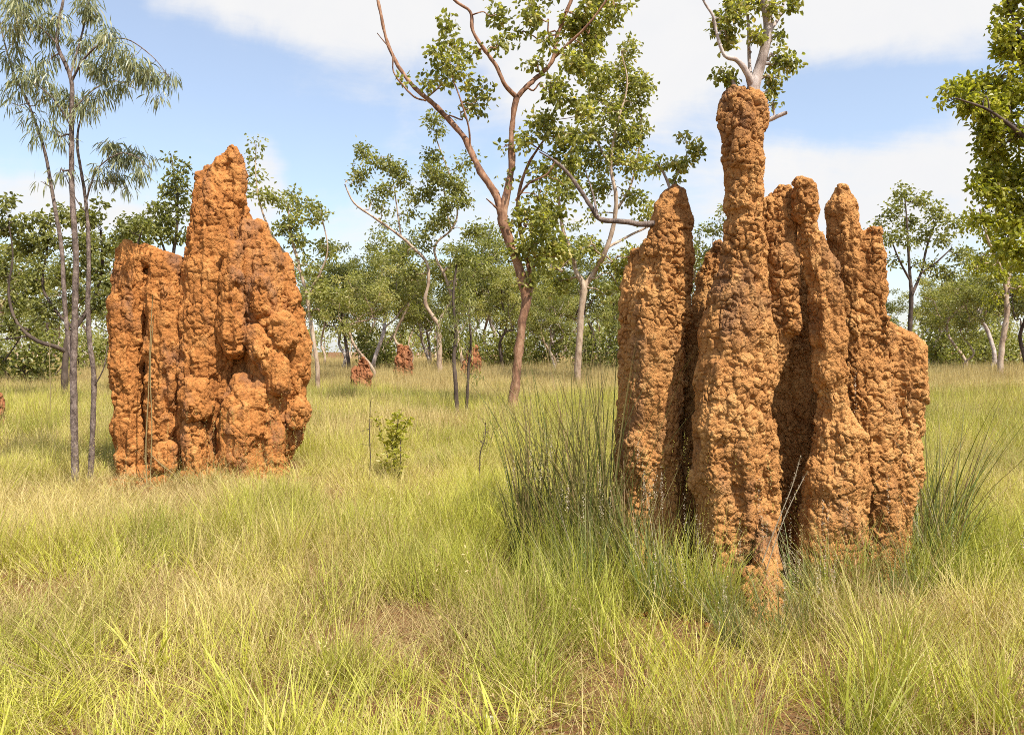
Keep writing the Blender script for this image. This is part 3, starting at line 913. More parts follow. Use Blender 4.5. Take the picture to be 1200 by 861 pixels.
# the tree the tan mound has grown around
D_M = 5.4
hero_tree('eucalypt_tree', 'pale smooth-barked tree growing out of the top of the tan mound', D_M, [
    ([(862, 670, 16), (862, 560, 15), (866, 420, 13), (872, 320, 12), (874, 220, 11), (878, 130, 10.5), (884, 102, 9.5), (890, 80, 8.5), (896, 58, 7.8), (900, 34, 7), (898, 10, 6.5), (892, -15, 6), (885, -70, 5), (895, -140, 3)], 'trunk'),
    ([(882, 104, 6), (878, 92, 5.2, -.03), (872, 80, 4.4, -.05), (862, 70, 3.5, -.08), (849, 65, 2.6, -.1), (840, 40, 2, -.1), (836, 20, 1.8, -.1), (824, 0, 1.5, -.1), (815, -30, 1.2, -.1)], 'branch'),
    ([(880, 96, 3), (878, 70, 2.6, .05), (877, 30, 2.3, .1), (874, 0, 2, .12), (870, -40, 1.5, .15)], 'branch'),
    ([(862, 118, 4), (860, 100, 3.2), (858, 90, 2, .02)], 'branch'),
    ([(893, 142, 4), (903, 140, 3.6), (912, 136, 3.2, -.03), (922, 132, 2.6, -.05)], 'branch'),
    ([(899, 40, 3), (912, 22, 2.4, .1), (920, 0, 2, .12), (935, -30, 1.5, .15)], 'branch'),
    ([(790, 260, 5, .3), (752, 263, 4.2, .3), (735, 260, 4, .28), (716, 259, 3.8, .25), (702, 256, 3.8, .22), (693, 243, 3.6, .2), (682, 226, 3.3, .2), (668, 206, 2.8, .2), (652, 190, 2.2, .2), (632, 178, 1, .2)], 'branch', M_BARK_GREY),
    ([(700, 254, 2), (696, 232, 1.6, .25), (690, 212, 1.1, .3), (686, 200, .7, .3)], 'branch', M_BARK_GREY),
    ([(790, 250, 3, .35), (784, 218, 2.4, .35), (776, 200, 1.8, .33), (770, 192, 1.2, .3)], 'branch'),
    ([(786, 222, 1.6, .35), (796, 200, 1.3, .36), (806, 178, .9, .36)], 'branch')],
    [(838, 28, 15), (852, 44, 18), (842, 84, 12), (856, 92, 13), (866, 20, 18), (880, 48, 14), (858, 8, 16), (880, 4, 16), (904, 12, 14), (916, 70, 16), (924, 78, 13), (906, 92, 13), (910, 108, 12), (903, 120, 7), (926, 4, 12), (915, 45, 10),
     (792, 186, 15, .35), (810, 172, 13, .35), (776, 194, 10, .35), (804, 196, 12, .35), (820, 184, 7, .35), (790, 208, 9, .35), (800, 160, 9, .35), (870, -60, 50), (910, -70, 50), (830, -50, 40)],
    M_BARK_PALE, M_LEAF_ROUND, 'ovate', 14, 0.038, 0.025, 2.0, G_TREES, 7, 12, rs=.8, rough=0.15)

# slender drooping saplings beside the orange mound
D_S = 9.4
Z_S = z0row(D_S)
hero_tree('slender_tree', 'taller slender tree with flaky bark, a fork at chest height and drooping narrow leaves', D_S, [
    ([(88, Z_S, 7.5), (88, 545, 7), (87, 500, 6.6), (86, 440, 6.4), (87, 400, 6), (88, 350, 5.6), (89, 300, 5.3), (86, 250, 5), (84, 200, 4.7), (84, 150, 4.4), (84, 100, 4), (78, 78, 3.6), (67, 52, 3.2), (70, 22, 2.6), (75, -10, 2.2), (72, -60, 1.5)], 'trunk'),
    ([(86, 425, 4.6), (79, 390, 4.4, .03), (75, 340, 4, .06), (72, 290, 3.7, .1), (63, 235, 3.4, .1), (53, 180, 3, .12), (43, 148, 2.6, .15), (32, 118, 2.2, .15), (16, 85, 1.8, .2), (4, 45, 1.4, .2), (-4, 5, 1, .2)], 'branch'),
    ([(84, 95, 2.2), (98, 70, 2, -.1), (120, 50, 1.6, -.15), (148, 46, 1.2, -.2), (178, 66, .9, -.2), (198, 90, .6, -.2)], 'branch'),
    ([(82, 90, 2), (96, 40, 1.8, .1), (104, 5, 1.4, .15), (108, -30, 1, .15)], 'branch'),
    ([(84, 130, 1.6), (110, 105, 1.4, .1), (135, 95, 1.1, .2), (160, 105, .7, .2)], 'branch'),
    ([(84, 150, 1.6), (66, 120, 1.3, -.1), (45, 100, 1, -.2)], 'branch'),
    ([(68, 52, 1.6), (45, 30, 1.4, -.1), (20, 12, 1, -.2)], 'branch')],
    [(15, 15, 20), (38, 12, 18), (22, 45, 16), (48, 38, 16), (60, 20, 14), (45, 85, 20), (20, 100, 14), (62, 112, 20), (85, 118, 16), (58, 70, 12), (100, 62, 20), (98, 20, 18), (108, 5, 14), (120, 85, 20), (132, 50, 20), (140, 104, 16), (152, 72, 22), (168, 80, 14),
     (178, 92, 15), (196, 94, 11), (185, 112, 9), (112, 112, 14), (100, 130, 9), (10, 70, 14), (8, 120, 9), (40, 130, 12), (75, 125, 10), (64, 160, 13), (45, 155, 9), (52, 215, 6), (70, 200, 6), (30, -20, 30), (90, -30, 35), (60, -50, 35)],
    M_BARK_GREY, M_LEAF_WILLOW, 'lance', 15, 0.13, 0.014, 1.45, 'slender trees beside the orange mound', 11, 12, rs=.6, rough=0.2)
hero_tree('slender_tree', 'thinner slender tree with a bent stem close against the orange mound', D_S + 0.25, [
    ([(105, z0row(D_S + .25), 6), (107, 540, 5.4), (109, 490, 5), (110, 440, 4.7), (105, 400, 4.4), (103, 360, 4.2), (104, 310, 4), (103, 265, 3.7), (100, 232, 3.2), (95, 200, 2.8), (91, 175, 2.4), (92, 150, 1.8), (100, 125, 1.2)], 'trunk'),
    ([(101, 236, 1.8), (108, 212, 1.5, -.1), (118, 194, 1.3, -.15), (140, 180, 1.1, -.2), (160, 184, .8, -.2), (176, 198, .5, -.2)], 'branch'),
    ([(102, 250, 1.2), (90, 235, 1, -.1), (76, 205, .8, -.15)], 'branch'),
    ([(109, 455, 1.4), (122, 430, 1.2, -.1), (126, 400, .8, -.15)], 'branch')],
    [(128, 172, 13), (142, 184, 14), (135, 205, 12), (158, 182, 12), (168, 196, 11), (178, 184, 6), (146, 218, 6), (118, 200, 9), (80, 205, 7), (104, 130, 8), (112, 212, 7)],
    M_BARK_GREY, M_LEAF_WILLOW, 'lance', 16, 0.12, 0.013, 2.0, 'slender trees beside the orange mound', 8, 10, rs=.6, rough=0.2)

# broad yellow-green crown hanging in from the edge
hero_tree('eucalypt_tree', 'dense yellow-green crown of a tree leaning in from outside the clearing', 16.0, [
    ([(1300, z0row(16), 15), (1296, 400, 13), (1290, 300, 11), (1280, 200, 9), (1265, 120, 7), (1240, 40, 5), (1225, -40, 3)], 'trunk'),
    ([(1284, 230, 5), (1240, 190, 4, -.3), (1200, 160, 3, -.5), (1160, 130, 2, -.6), (1120, 115, 1, -.6)], 'branch'),
    ([(1288, 300, 4.5), (1250, 270, 3.5, .3), (1210, 245, 2.5, .4), (1165, 230, 1.4, .4)], 'branch'),
    ([(1270, 140, 4), (1230, 80, 3, .2), (1195, 40, 2, .2), (1180, 0, 1.2, .2)], 'branch')],
    [(1190, 15, 26), (1200, 55, 32), (1172, 60, 20), (1165, 92, 24), (1192, 105, 34), (1138, 105, 20), (1112, 110, 14), (1100, 122, 7), (1135, 130, 18), (1160, 130, 24), (1185, 150, 32), (1150, 165, 18), (1170, 190, 26), (1196, 205, 30), (1148, 200, 14), (1145, 222, 12), (1165, 232, 20), (1190, 250, 26),
     (1150, 258, 14), (1180, 285, 22), (1205, 300, 26), (1178, 35, 22), (1180, 125, 26), (1150, 115, 18), (1126, 120, 14), (1168, 215, 18), (1172, 262, 16), (1158, 182, 14), (1230, 60, 40), (1235, 150, 45), (1230, 240, 45), (1215, -20, 40), (1270, 0, 50)],
    M_BARK_DARK, M_LEAF_YEL, 'ovate', 17, 0.12, 0.075, 2.3, G_TREES, 10, 10, rs=.8)

hero_tree('eucalypt_tree', 'thin forked tree standing in open straw grass under the yellow-green crown', 36.0, [
    ([(1171, z0row(36), 5.5), (1172, 430, 5), (1175, 400, 4.6), (1180, 370, 4.4), (1180, 345, 4)], 'trunk'),
    ([(1180, 348, 3.2), (1174, 318, 2.9), (1164, 296, 2.5, -.3), (1156, 275, 2, -.4), (1148, 245, 1.4, -.5)], 'branch'),
    ([(1180, 348, 3.2), (1184, 310, 2.8, .3), (1183, 275, 2.2, .4), (1190, 240, 1.6, .4)], 'branch')],
    [(1146, 258, 14), (1160, 280, 14), (1185, 262, 18), (1192, 300, 20), (1150, 300, 14), (1170, 315, 14), (1195, 335, 16), (1140, 318, 10), (1165, 345, 10), (1178, 240, 14)],
    M_BARK_TAN, M_LEAF_YEL, 'ovate', 18, 0.17, 0.10, 1.7, G_TREES, 9, 8, rs=.7)

hero_tree('eucalypt_tree', 'dark-stemmed tree with an open rounded crown just beyond the lumpy flank of the tan mound', 44.0, [
    ([(1066, z0row(44), 4.5), (1066, 400, 4), (1067, 370, 3.6), (1068, 345, 3.4)], 'trunk'),
    ([(1068, 347, 2.8), (1066, 318, 2.4), (1064, 285, 2), (1062, 250, 1.4), (1060, 230, .8)], 'branch'),
    ([(1069, 345, 2.6), (1080, 318, 2.2, .4), (1086, 290, 1.8, .5), (1096, 262, 1.2, .5)], 'branch'),
    ([(1067, 330, 2), (1054, 305, 1.7, -.4), (1044, 280, 1.1, -.5)], 'branch'),
    ([(1080, 320, 1.8), (1100, 305, 1.4, -.4), (1116, 290, 1, -.5)], 'branch')],
    [(1060, 232, 14), (1080, 236, 14), (1045, 252, 13), (1068, 256, 14), (1096, 252, 15), (1112, 258, 12), (1040, 278, 12), (1060, 282, 12), (1086, 280, 14), (1108, 282, 13), (1120, 300, 12), (1032, 262, 9), (1100, 312, 12), (1046, 305, 8), (1078, 308, 8), (1118, 325, 10)],
    M_BARK_DARK, M_LEAF_BACK, 'ovate', 19, 0.20, 0.11, 1.6, G_TREES, 9, 8, rs=.7)

# trees behind the orange mound and at the edge
hero_tree('eucalypt_tree', 'spreading tree with curved dark limbs behind the slender trunks', 24.0, [
    ([(76, z0row(24), 6), (76, 440, 5.5), (77, 415, 5), (80, 395, 4.6), (95, 375, 4, .3), (110, 350, 3.4, .4), (120, 310, 2.6, .4), (118, 270, 1.6, .4)], 'trunk'),
    ([(77, 412, 4), (64, 406, 3.8, -.3), (45, 400, 3.4, -.4), (28, 388, 3, -.5), (16, 370, 2.6, -.5), (10, 340, 2, -.5), (15, 300, 1.4, -.5), (10, 260, 1, -.5)], 'branch'),
    ([(86, 385, 3), (66, 365, 2.6, .2), (50, 335, 2.2, .3), (55, 295, 1.6, .3), (60, 255, 1, .3)], 'branch'),
    ([(97, 372, 3), (125, 350, 2.4), (150, 315, 2), (165, 275, 1.4)], 'branch')],
    [(10, 240, 15), (5, 270, 18), (28, 262, 14), (45, 262, 18), (66, 252, 16), (30, 292, 20), (60, 288, 20), (90, 250, 14), (108, 258, 18), (95, 285, 20), (8, 320, 22), (40, 325, 20), (70, 322, 18), (105, 318, 20), (20, 355, 18), (50, 358, 16), (10, 385, 16),
     (125, 290, 14), (118, 240, 9), (130, 330, 14), (112, 355, 16), (35, 385, 10), (90, 350, 14), (0, 420, 14), (150, 272, 14), (165, 262, 14)],
    M_BARK_DARK, M_LEAF_BACK, 'ovate', 20, 0.15, 0.085, 1.7, G_TREES, 9, 8, rs=.7)

hero_tree('eucalypt_tree', 'bushy tree showing above the low shoulder of the orange mound', 27.0, [
    ([(200, z0row(27), 5), (199, 420, 4.5), (200, 350, 4), (203, 300, 3.4), (208, 260, 2.6), (206, 220, 1.8), (200, 180, .9)], 'trunk'),
    ([(202, 320, 2.6), (190, 285, 2.2), (182, 255, 1.6), (178, 235, 1)], 'branch'),
    ([(202, 330, 2.4), (172, 305, 2), (152, 275, 1.4), (140, 262, 1)], 'branch')],
    [(200, 186, 6), (202, 208, 10), (213, 200, 9), (190, 226, 12), (210, 226, 13), (180, 240, 14), (170, 262, 16), (150, 262, 12), (138, 276, 12), (195, 255, 16), (215, 250, 12), (185, 275, 16), (210, 276, 14), (160, 285, 12), (218, 222, 8)],
    M_BARK_DARK, M_LEAF_BACK, 'ovate', 21, 0.15, 0.085, 1.8, G_TREES, 9, 8, rs=.6)

hero_tree('eucalypt_tree', 'leggy tree whose leaf tufts climb past the jagged peak of the orange mound', 29.0, [
    ([(372, z0row(29), 5), (372, 430, 4.4), (366, 390, 4), (360, 350, 3.6), (350, 310, 3), (340, 270, 2.2), (338, 240, 1.2)], 'trunk'),
    ([(352, 318, 2.6), (325, 285, 2.2), (308, 250, 1.8), (300, 210, 1.3), (300, 170, .8)], 'branch'),
    ([(360, 345, 2.6), (376, 318, 2.2), (384, 290, 1.6), (376, 250, 1)], 'branch')],
    [(300, 170, 7), (297, 184, 7), (303, 202, 9), (297, 222, 8), (308, 232, 9), (326, 236, 13), (344, 236, 15), (340, 258, 16), (362, 250, 13), (376, 252, 10), (330, 268, 12), (350, 285, 14), (372, 290, 12), (384, 300, 12), (360, 310, 13), (380, 325, 14), (392, 345, 12), (365, 340, 12), (376, 362, 10)],
    M_BARK_TAN, M_LEAF_BACK, 'ovate', 22, 0.16, 0.09, 1.8, G_TREES, 9, 8, rs=.6)


# ------------------------------------------------------------------ woodland behind: five grown kinds, copied
def grow_tree(seed, h, trunk_r, first, spread, leaf, nleaf, lean, bark, lm):
    rng = np.random.default_rng(seed)
    wood, cr = MB(), MB()
    top = np.array([lean * h, rng.normal() * 0.05 * h, h * 0.72])
    tr = bend(rng, np.array([0, 0, -0.1]), top, 6, 0.10)
    rad = np.linspace(trunk_r, trunk_r * 0.25, len(tr))
    wood.tube(tr, rad, 8, 0.15, seed)
    ends = []
    nl = rng.integers(6, 9)
    for i in range(nl):
        t = first + (1 - first) * (i + rng.uniform(0, .6)) / nl
        k = min(int(t * (len(tr) - 1)), len(tr) - 2)
        a = tr[k]
        az = i * 2.4 + rng.uniform(-.5, .5)
        reach = spread * h * rng.uniform(0.6, 1.05) * (1.1 - 0.45 * t)
        e = a + np.array([math.cos(az) * reach, math.sin(az) * reach, h * rng.uniform(0.14, 0.30)])
        e[2] = min(e[2], h * 0.97)
        lp = bend(rng, a, e, 5, 0.2, 0.05)
        lr = np.linspace(rad[k] * 0.6, rad[k] * 0.18, len(lp))
        wood.tube(lp, lr, 6, 0.12, seed + i)
        for j in range(rng.integers(5, 9)):
            kk = rng.integers(len(lp) // 3, len(lp))
            o = unit(rng.normal(size=3) + np.array([0, 0, 0.5])) * h * rng.uniform(0.05, 0.14)
            sp = bend(rng, lp[kk], lp[kk] + o, 4, 0.2)
            wood.tube(sp, np.linspace(lr[kk] * 0.5, lr[kk] * 0.15, len(sp)), 4)
            ends.append(sp)
    for sp in ends:
        for q in range(2):
            c = sp[-1] + rng.normal(size=3) * h * 0.022
            n = int(nleaf / len(ends) / 2 * rng.uniform(0.5, 1.5))
            C = c + rng.normal(size=(n, 3)) * h * 0.020 * np.array([1.15, 1.15, 0.75])
            D = unit(C - c) + np.array([0, 0, -0.5]) + rng.normal(size=(n, 3)) * 0.5
            L = leaf * rng.uniform(0.6, 1.3, n)
            sh = np.clip(rng.normal(0.42, 0.22, n) + rng.normal() * 0.2, 0, 1)
            V, Q = leaves_ovate(rng, C, D, L, L * 0.55)
            cr.add(V, Q, None, np.tile(sh, 2))
    return wood.mesh('trunk', bark, True, False), cr.mesh('crown', lm, False)


def grow_bush(seed, h, leaf, nleaf, lm):
    rng = np.random.default_rng(seed)
    wood, cr = MB(), MB()
    for i in range(12):
        az = rng.uniform(0, 6.28)
        e = np.array([math.cos(az) * h * rng.uniform(.2, .75), math.sin(az) * h * rng.uniform(.2, .75), h * rng.uniform(.45, 1)])
        st = bend(rng, np.array([0, 0, -.05]), e, 5, 0.15)
        wood.tube(st, np.linspace(h * .015, h * .004, len(st)), 5)
        n = nleaf // 12
        k = rng.integers(len(st) // 3, len(st), n)
        C = st[k] + rng.normal(size=(n, 3)) * h * 0.13
        C[:, 2] = np.abs(C[:, 2]) + 0.05
        D = unit(rng.normal(size=(n, 3)))
        L = leaf * rng.uniform(.6, 1.3, n)
        V, Q = leaves_ovate(rng, C, D, L, L * .55)
        cr.add(V, Q, None, np.tile(np.clip(rng.normal(.42, .22, n), 0, 1), 2))
    return wood.mesh('stems', M_BARK_DARK, True, False), cr.mesh('foliage', lm, False)


KINDS = [grow_tree(301, 10, .17, .50, .26, .17, 5200, .05, M_BARK_PALE, M_LEAF_BACK),
         grow_tree(302, 10, .15, .48, .28, .17, 5200, -.08, M_BARK_TAN, M_LEAF_BACK),
         grow_tree(303, 10, .12, .52, .20, .17, 4200, .03, M_BARK_TAN, M_LEAF_BACK),
         grow_tree(304, 10, .17, .46, .32, .17, 6000, .10, M_BARK_DARK, M_LEAF_BACK),
         grow_tree(305, 10, .15, .48, .25, .17, 4800, -.04, M_BARK_PALE, M_LEAF_BACK)]
KIND_LOOK = ['white-trunked', 'dark-trunked', 'slim tan-trunked', 'wide-branching dark-trunked', 'pale leaning']
BUSHES = [grow_bush(321, 2.0, .15, 1500, M_LEAF_BACK), grow_bush(322, 2.0, .15, 1700, M_LEAF_BACK)]


def place(kind, label, px, d, top, group, rz, cat='tree', names=('woodland_tree', 'trunk', 'crown')):
    x = (px - 600) / F * d
    h = EYE + (HY - top) / F * d
    root = thing(names[0], label, cat, (x, d, 0), group)
    base_h = 10.0 if cat == 'tree' else 2.0
    s = h / base_h
    root.scale = (s, s, s)
    root.rotation_euler = (0, 0, rz)
    for me, nm in zip(kind, names[1:]):
        obj(nm, me, root)
    return root


G_BACK = 'woodland trees beyond the clearing'
WOOD = [  # px, distance, photo row of the top, kind, what tells it apart
    (448, 46, 268, 0, 'white-trunked tree just behind the small mound with the dark slanting trunk'),
    (425, 34, 300, 1, 'brown slanting-trunked tree rising out of a small red mound'),
    (398, 52, 282, 4, 'pale leaning tree in the gap beside the orange mound'),
    (590, 44, 300, 3, 'wide-branching dark tree just behind the reddish trunk'),
    (572, 58, 262, 2, 'slim tan tree seen past the two bare saplings'),
    (640, 50, 320, 1, 'brown-trunked tree between the reddish trunk and the pale trunk'),
    (655, 66, 300, 0, 'white-trunked tree far back, beside the pale trunk'),
    (712, 48, 322, 3, 'wide-branching tree half hidden by the tan mound pillar'),
    (735, 60, 290, 2, 'slim tree showing past the edge of the tan mound pillar'),
    (480, 62, 300, 2, 'slim tan tree between the white trunk and the tan trunk'),
    (536, 64, 285, 4, 'pale leaning tree behind the tan trunk with the long limb'),
    (825, 40, 235, 1, 'brown-trunked tree seen in the gap between two pillars of the tan mound'),
    (950, 46, 280, 3, 'wide-branching tree behind the ridge of the tan mound'),
    (1040, 60, 335, 2, 'slim tree low behind the lumpy flank of the tan mound'),
    (1100, 58, 322, 0, 'white-trunked tree in the straw grass beyond the tan mound'),
    (1125, 50, 300, 1, 'brown-trunked tree beside the thin forked tree'),
    (1146, 62, 330, 4, 'pale leaning tree behind the thin forked tree'),
    (1205, 44, 270, 3, 'wide-branching tree under the yellow-green crown'),
    (20, 40, 290, 2, 'slim tree far behind the curved dark limbs'),
    (130, 44, 300, 0, 'white-trunked tree close to the edge of the orange mound'),
    (60, 56, 310, 3, 'wide-branching tree in the gap between the slender trunks'),
    (-20, 34, 230, 1, 'brown-trunked tree at the outer edge of the clearing'),
    (345, 50, 300, 1, 'brown-trunked tree tucked behind the orange mound'),
    (250, 55, 290, 4, 'pale leaning tree hidden by the peak of the orange mound'),
    (1240, 60, 300, 2, 'slim tree beyond the thin forked tree'),
    (610, 78, 318, 1, 'farthest dark tree behind the reddish trunk'),
    (545, 52, 275, 1, 'brown-trunked tree whose crown fills the space over the bare saplings'),
    (690, 54, 268, 3, 'wide-branching tree whose crown shows through the fork of the pale trunk'),
    (410, 48, 292, 3, 'wide-branching tree over the small mound at the slanting trunk'),
    (460, 56, 280, 1, 'brown-trunked tree behind the long low limb'),
    (625, 60, 285, 4, 'pale leaning tree close behind the reddish trunk'),
    (105, 50, 268, 4, 'pale leaning tree behind the bent slender stem'),
    (1170, 70, 310, 0, 'white-trunked tree far behind the thin forked tree'),
    (1085, 66, 318, 3, 'wide-branching tree far behind the open rounded crown'),
    (432, 58, 300, 2, 'slim tan tree beside the white trunk at the small mound'),
    (495, 54, 312, 0, 'white-trunked tree just to one side of the tan trunk'),
    (560, 70, 300, 0, 'white-trunked tree far behind the bare saplings'),
    (602, 64, 305, 2, 'slim tan tree in line with the reddish trunk'),
    (668, 58, 310, 2, 'slim tan tree in line with the pale trunk'),
    (648, 46, 330, 0, 'small white-trunked tree between the reddish and pale trunks'),
    (720, 70, 315, 0, 'white-trunked tree far behind the tan mound pillar'),
    (380, 64, 300, 2, 'slim tan tree at the edge of the orange mound'),
    (1115, 72, 325, 2, 'slim tan tree far back in the straw grass'),
    (1135, 46, 318, 2, 'slim tan tree close to the thin forked tree'),
    (40, 60, 300, 2, 'slim tan tree behind the forked slender stem'),
    (470, 50, 248, 2, 'tall slim tree rising over the long low limb'),
    (575, 56, 240, 0, 'tall white-trunked tree rising beside the reddish trunk'),
    (652, 60, 252, 2, 'tall slim tree rising between the reddish and pale trunks'),
    (150, 52, 244, 2, 'tall slim tree rising behind the low shoulder of the orange mound'),
    (1150, 54, 268, 0, 'tall white-trunked tree rising beside the thin forked tree'),
    (505, 80, 322, 3, 'distant wide tree behind the tan trunk'),
    (425, 76, 318, 2, 'distant slim tree behind the small red mound'),
]
for i, (px, d, top, k, lab) in enumerate(WOOD):
    place(KINDS[k], lab, px, d, top, G_BACK, 1.7 * i)

BUSH = [(445, 50, 385, 'low bush behind the white trunk'), (585, 52, 380, 'bush to one side of the reddish trunk'), (632, 58, 384, 'bush between reddish and pale trunks'),
        (705, 44, 380, 'bush beside the tan mound pillar'), (20, 32, 380, 'bush under the curved dark limbs'), (118, 42, 384, 'bush against the edge of the orange mound'),
        (1105, 52, 384, 'bush just beyond the tan mound flank'), (1135, 60, 380, 'bush between forked tree and tan mound'), (1190, 56, 380, 'bush behind the thin forked tree'), (540, 66, 384, 'far bush behind the bare saplings')]
for i, (px, d, top, lab) in enumerate(BUSH):
    place(BUSHES[i % 2], lab, px, d, top, 'bushes under the woodland trees', 2.1 * i, 'bush', ('bush', 'stems', 'foliage'))


def distant_wood():
    """the far wood that reads as one mass"""
    rng = np.random.default_rng(5)
    cr, tk = MB(), MB()
    for i in range(270):
        d = rng.uniform(100, 230)
        x = rng.uniform(-0.95, 0.95) * d
        h = rng.uniform(4.5, 9)
        tk.tube(np.array([[x, d, -.1], [x + rng.normal() * .3, d, h * .4], [x + rng.normal() * .6, d, h * .75]]), [.17, .14, .07], 5)
        n = 190
        c = np.array([x, d, h * .62]) + rng.normal(size=(9, 3)) * np.array([1.6, 1.6, h * .17])
        if d > 160:
            c = np.vstack([c, np.array([x, d, 1.0]) + rng.normal(size=(2, 3)) * np.array([3.0, 1.5, .5])])
        C = c[rng.integers(0, len(c), n)] + rng.normal(size=(n, 3)) * 0.5
        C[:, 2] = np.abs(C[:, 2])
        L = rng.uniform(.28, .55, n)
        V, Q = leaves_ovate(rng, C, rng.normal(size=(n, 3)), L, L * .6)
        cr.add(V, Q, None, np.tile(np.clip(rng.normal(.45, .2, n), 0, 1), 2))
    o = obj('distant_woodland', cr.mesh('distant_woodland', M_LEAF_BACK, False))
    tag(o, 'distant green woodland closing off the far side of the clearing', 'woodland', None, 'stuff')
    t = obj('trunks', tk.mesh('trunks', M_BARK_TAN, True, False), o)
    t['kind'] = 'stuff'


distant_wood()


# ------------------------------------------------------------------ grass
def blades(mb, rng, n, rad, h, w, lean, curve, seg=4, hvar=0.4, base_r=None, rnd=None, base=None, fan=0.6):
    az = rng.uniform(0, 2 * np.pi, n)
    r = rad * np.sqrt(rng.uniform(0, 1, n))
    b = np.stack([np.cos(az) * r, np.sin(az) * r, np.full(n, -0.03)], 1)
    if base is not None:
        b = b + base
    a2 = az * fan + rng.uniform(0, 2 * np.pi, n) * (1 - fan)
    L = h * (1 + hvar * rng.uniform(-1, 1, n))
    le = np.abs(rng.normal(0, lean, n)) + lean * 0.3
    cu = curve * rng.uniform(0.1, 1.4, n)
    face = rng.uniform(0, 2 * np.pi, n)
    s = np.stack([np.cos(face), np.sin(face), np.zeros(n)], 1)
    out = np.stack([np.cos(a2), np.sin(a2), np.zeros(n)], 1)
    ww = w * rng.uniform(0.6, 1.3, n)
    V, A = [], []
    p = b.copy()
    for k in range(seg + 1):
        t = k / seg
        wk = ww * (1 - t ** 1.6) * (0.75 + 0.5 * min(t * 3, 1)) if k < seg else ww * 0
        if k < seg:
            V += [p + s * (wk / 2)[:, None], p - s * (wk / 2)[:, None]]
            A += [np.full(n, t)] * 2
        else:
            V.append(p); A.append(np.ones(n))
        ang = le + cu * (t + 0.5 / seg)
        p = p + (out * np.sin(ang)[:, None] + np.array([0, 0, 1]) * np.cos(ang)[:, None]) * (L / seg)[:, None]
    m = 2 * seg + 1
    V = np.stack(V, 1).reshape(-1, 3); A = np.stack(A, 1).ravel()
    i = (np.arange(n) * m)[:, None]
    Q = np.vstack([i + np.array([2 * k, 2 * k + 1, 2 * k + 3, 2 * k + 2]) for k in range(seg - 1)]) if seg > 1 else np.zeros((0, 4), int)
    T = i + np.array([2 * seg - 2, 2 * seg - 1, 2 * seg])
    rr = rng.uniform(0, 1, n) if rnd is None else np.clip(rng.normal(rnd, .15, n), 0, 1)
    mb.add(V, Q, T, np.tile(rr, seg - 1), rr, A)
    return p


def seed_heads(mb, rng, tips, size, n=14, along=0.12):
    for t in tips:
        C = t + rng.normal(size=(n, 3)) * np.array([size * .35, size * .35, along * .4])
        V, Q = leaves_ovate(rng, C, rng.normal(size=(n, 3)) + np.array([0, 0, .8]), rng.uniform(.5, 1.2, n) * size, rng.uniform(.3, .5, n) * size)
        mb.add(V, Q, None, np.tile(rng.uniform(.55, 1, n), 2), va=np.ones(len(V)))


TUFTS = bpy.data.collections.new('grass_tuft_kinds')


def tuft(name, mb):
    o = bpy.data.objects.new(name, mb.mesh(name, M_GRASS, False))
    TUFTS.objects.link(o)


def make_tufts():
    rng = np.random.default_rng(77)
    for i in range(4):                      # 0-3 fine meadow tuft
        mb = MB()
        blades(mb, rng, 46, 0.12, 0.38, 0.0048, 0.2, 0.65)
        blades(mb, rng, 22, 0.17, 0.22, 0.0042, 0.45, 0.8)
        blades(mb, rng, 14, 0.24, 0.16, 0.003, 1.1, 0.5, rnd=.9)
        tuft('tuft_%02d' % i, mb)
    for i in range(2):                      # 4-5 dry thatch, flattened
        mb = MB()
        blades(mb, rng, 55, 0.18, 0.28, 0.0036, 0.8, 0.8, rnd=.8, fan=.1)
        blades(mb, rng, 40, 0.18, 0.20, 0.003, 0.35, 0.6, rnd=.7)
        tuft('tuft_%02d' % (4 + i), mb)
    for i in range(2):                      # 6-7 broader green blades
        mb = MB()
        blades(mb, rng, 26, 0.06, 0.38, 0.0085, 0.22, 0.75, 5, rnd=.25)
        blades(mb, rng, 12, 0.06, 0.24, 0.007, 0.5, 0.9, 5, rnd=.35)
        tuft('tuft_%02d' % (6 + i), mb)
    for i in range(2):                      # 8-9 flowering stalks
        mb = MB()
        tips = blades(mb, rng, 11, 0.14, 0.66, 0.0028, 0.22, 0.35, 4, .3, rnd=.75)
        seed_heads(mb, rng, tips, .008, 14, .10)
        blades(mb, rng, 20, 0.14, 0.34, 0.0034, 0.2, 0.6)
        tuft('tuft_%02d' % (8 + i), mb)
    for i in range(2):                      # 15-16 fallen straw mat
        mb = MB()
        blades(mb, rng, 34, 0.26, 0.26, 0.0034, 1.15, 0.35, 4, .5, rnd=.8, fan=0)
        blades(mb, rng, 16, 0.26, 0.16, 0.0034, 1.3, 0.2, 3, .5, rnd=.95, fan=0)
        blades(mb, rng, 8, 0.2, 0.42, 0.003, 0.6, 0.5, 4, .3, rnd=.75, fan=0)
        tuft('tuft_%02d' % (15 + i), mb)
    for i in range(3):                      # 10-12 for the middle distance
        mb = MB()
        blades(mb, rng, 80, 0.34, 0.40, 0.008, 0.20, 0.5, 3)
        tips = blades(mb, rng, 10, 0.34, 0.58, 0.005, 0.15, 0.3, 3, rnd=.9)
        tuft('tuft_%02d' % (10 + i), mb)
    for i in range(2):                      # 13-14 far
        mb = MB()
        blades(mb, rng, 90, 0.8, 0.48, 0.020, 0.18, 0.4, 2)
        tuft('tuft_%02d' % (13 + i), mb)


make_tufts()


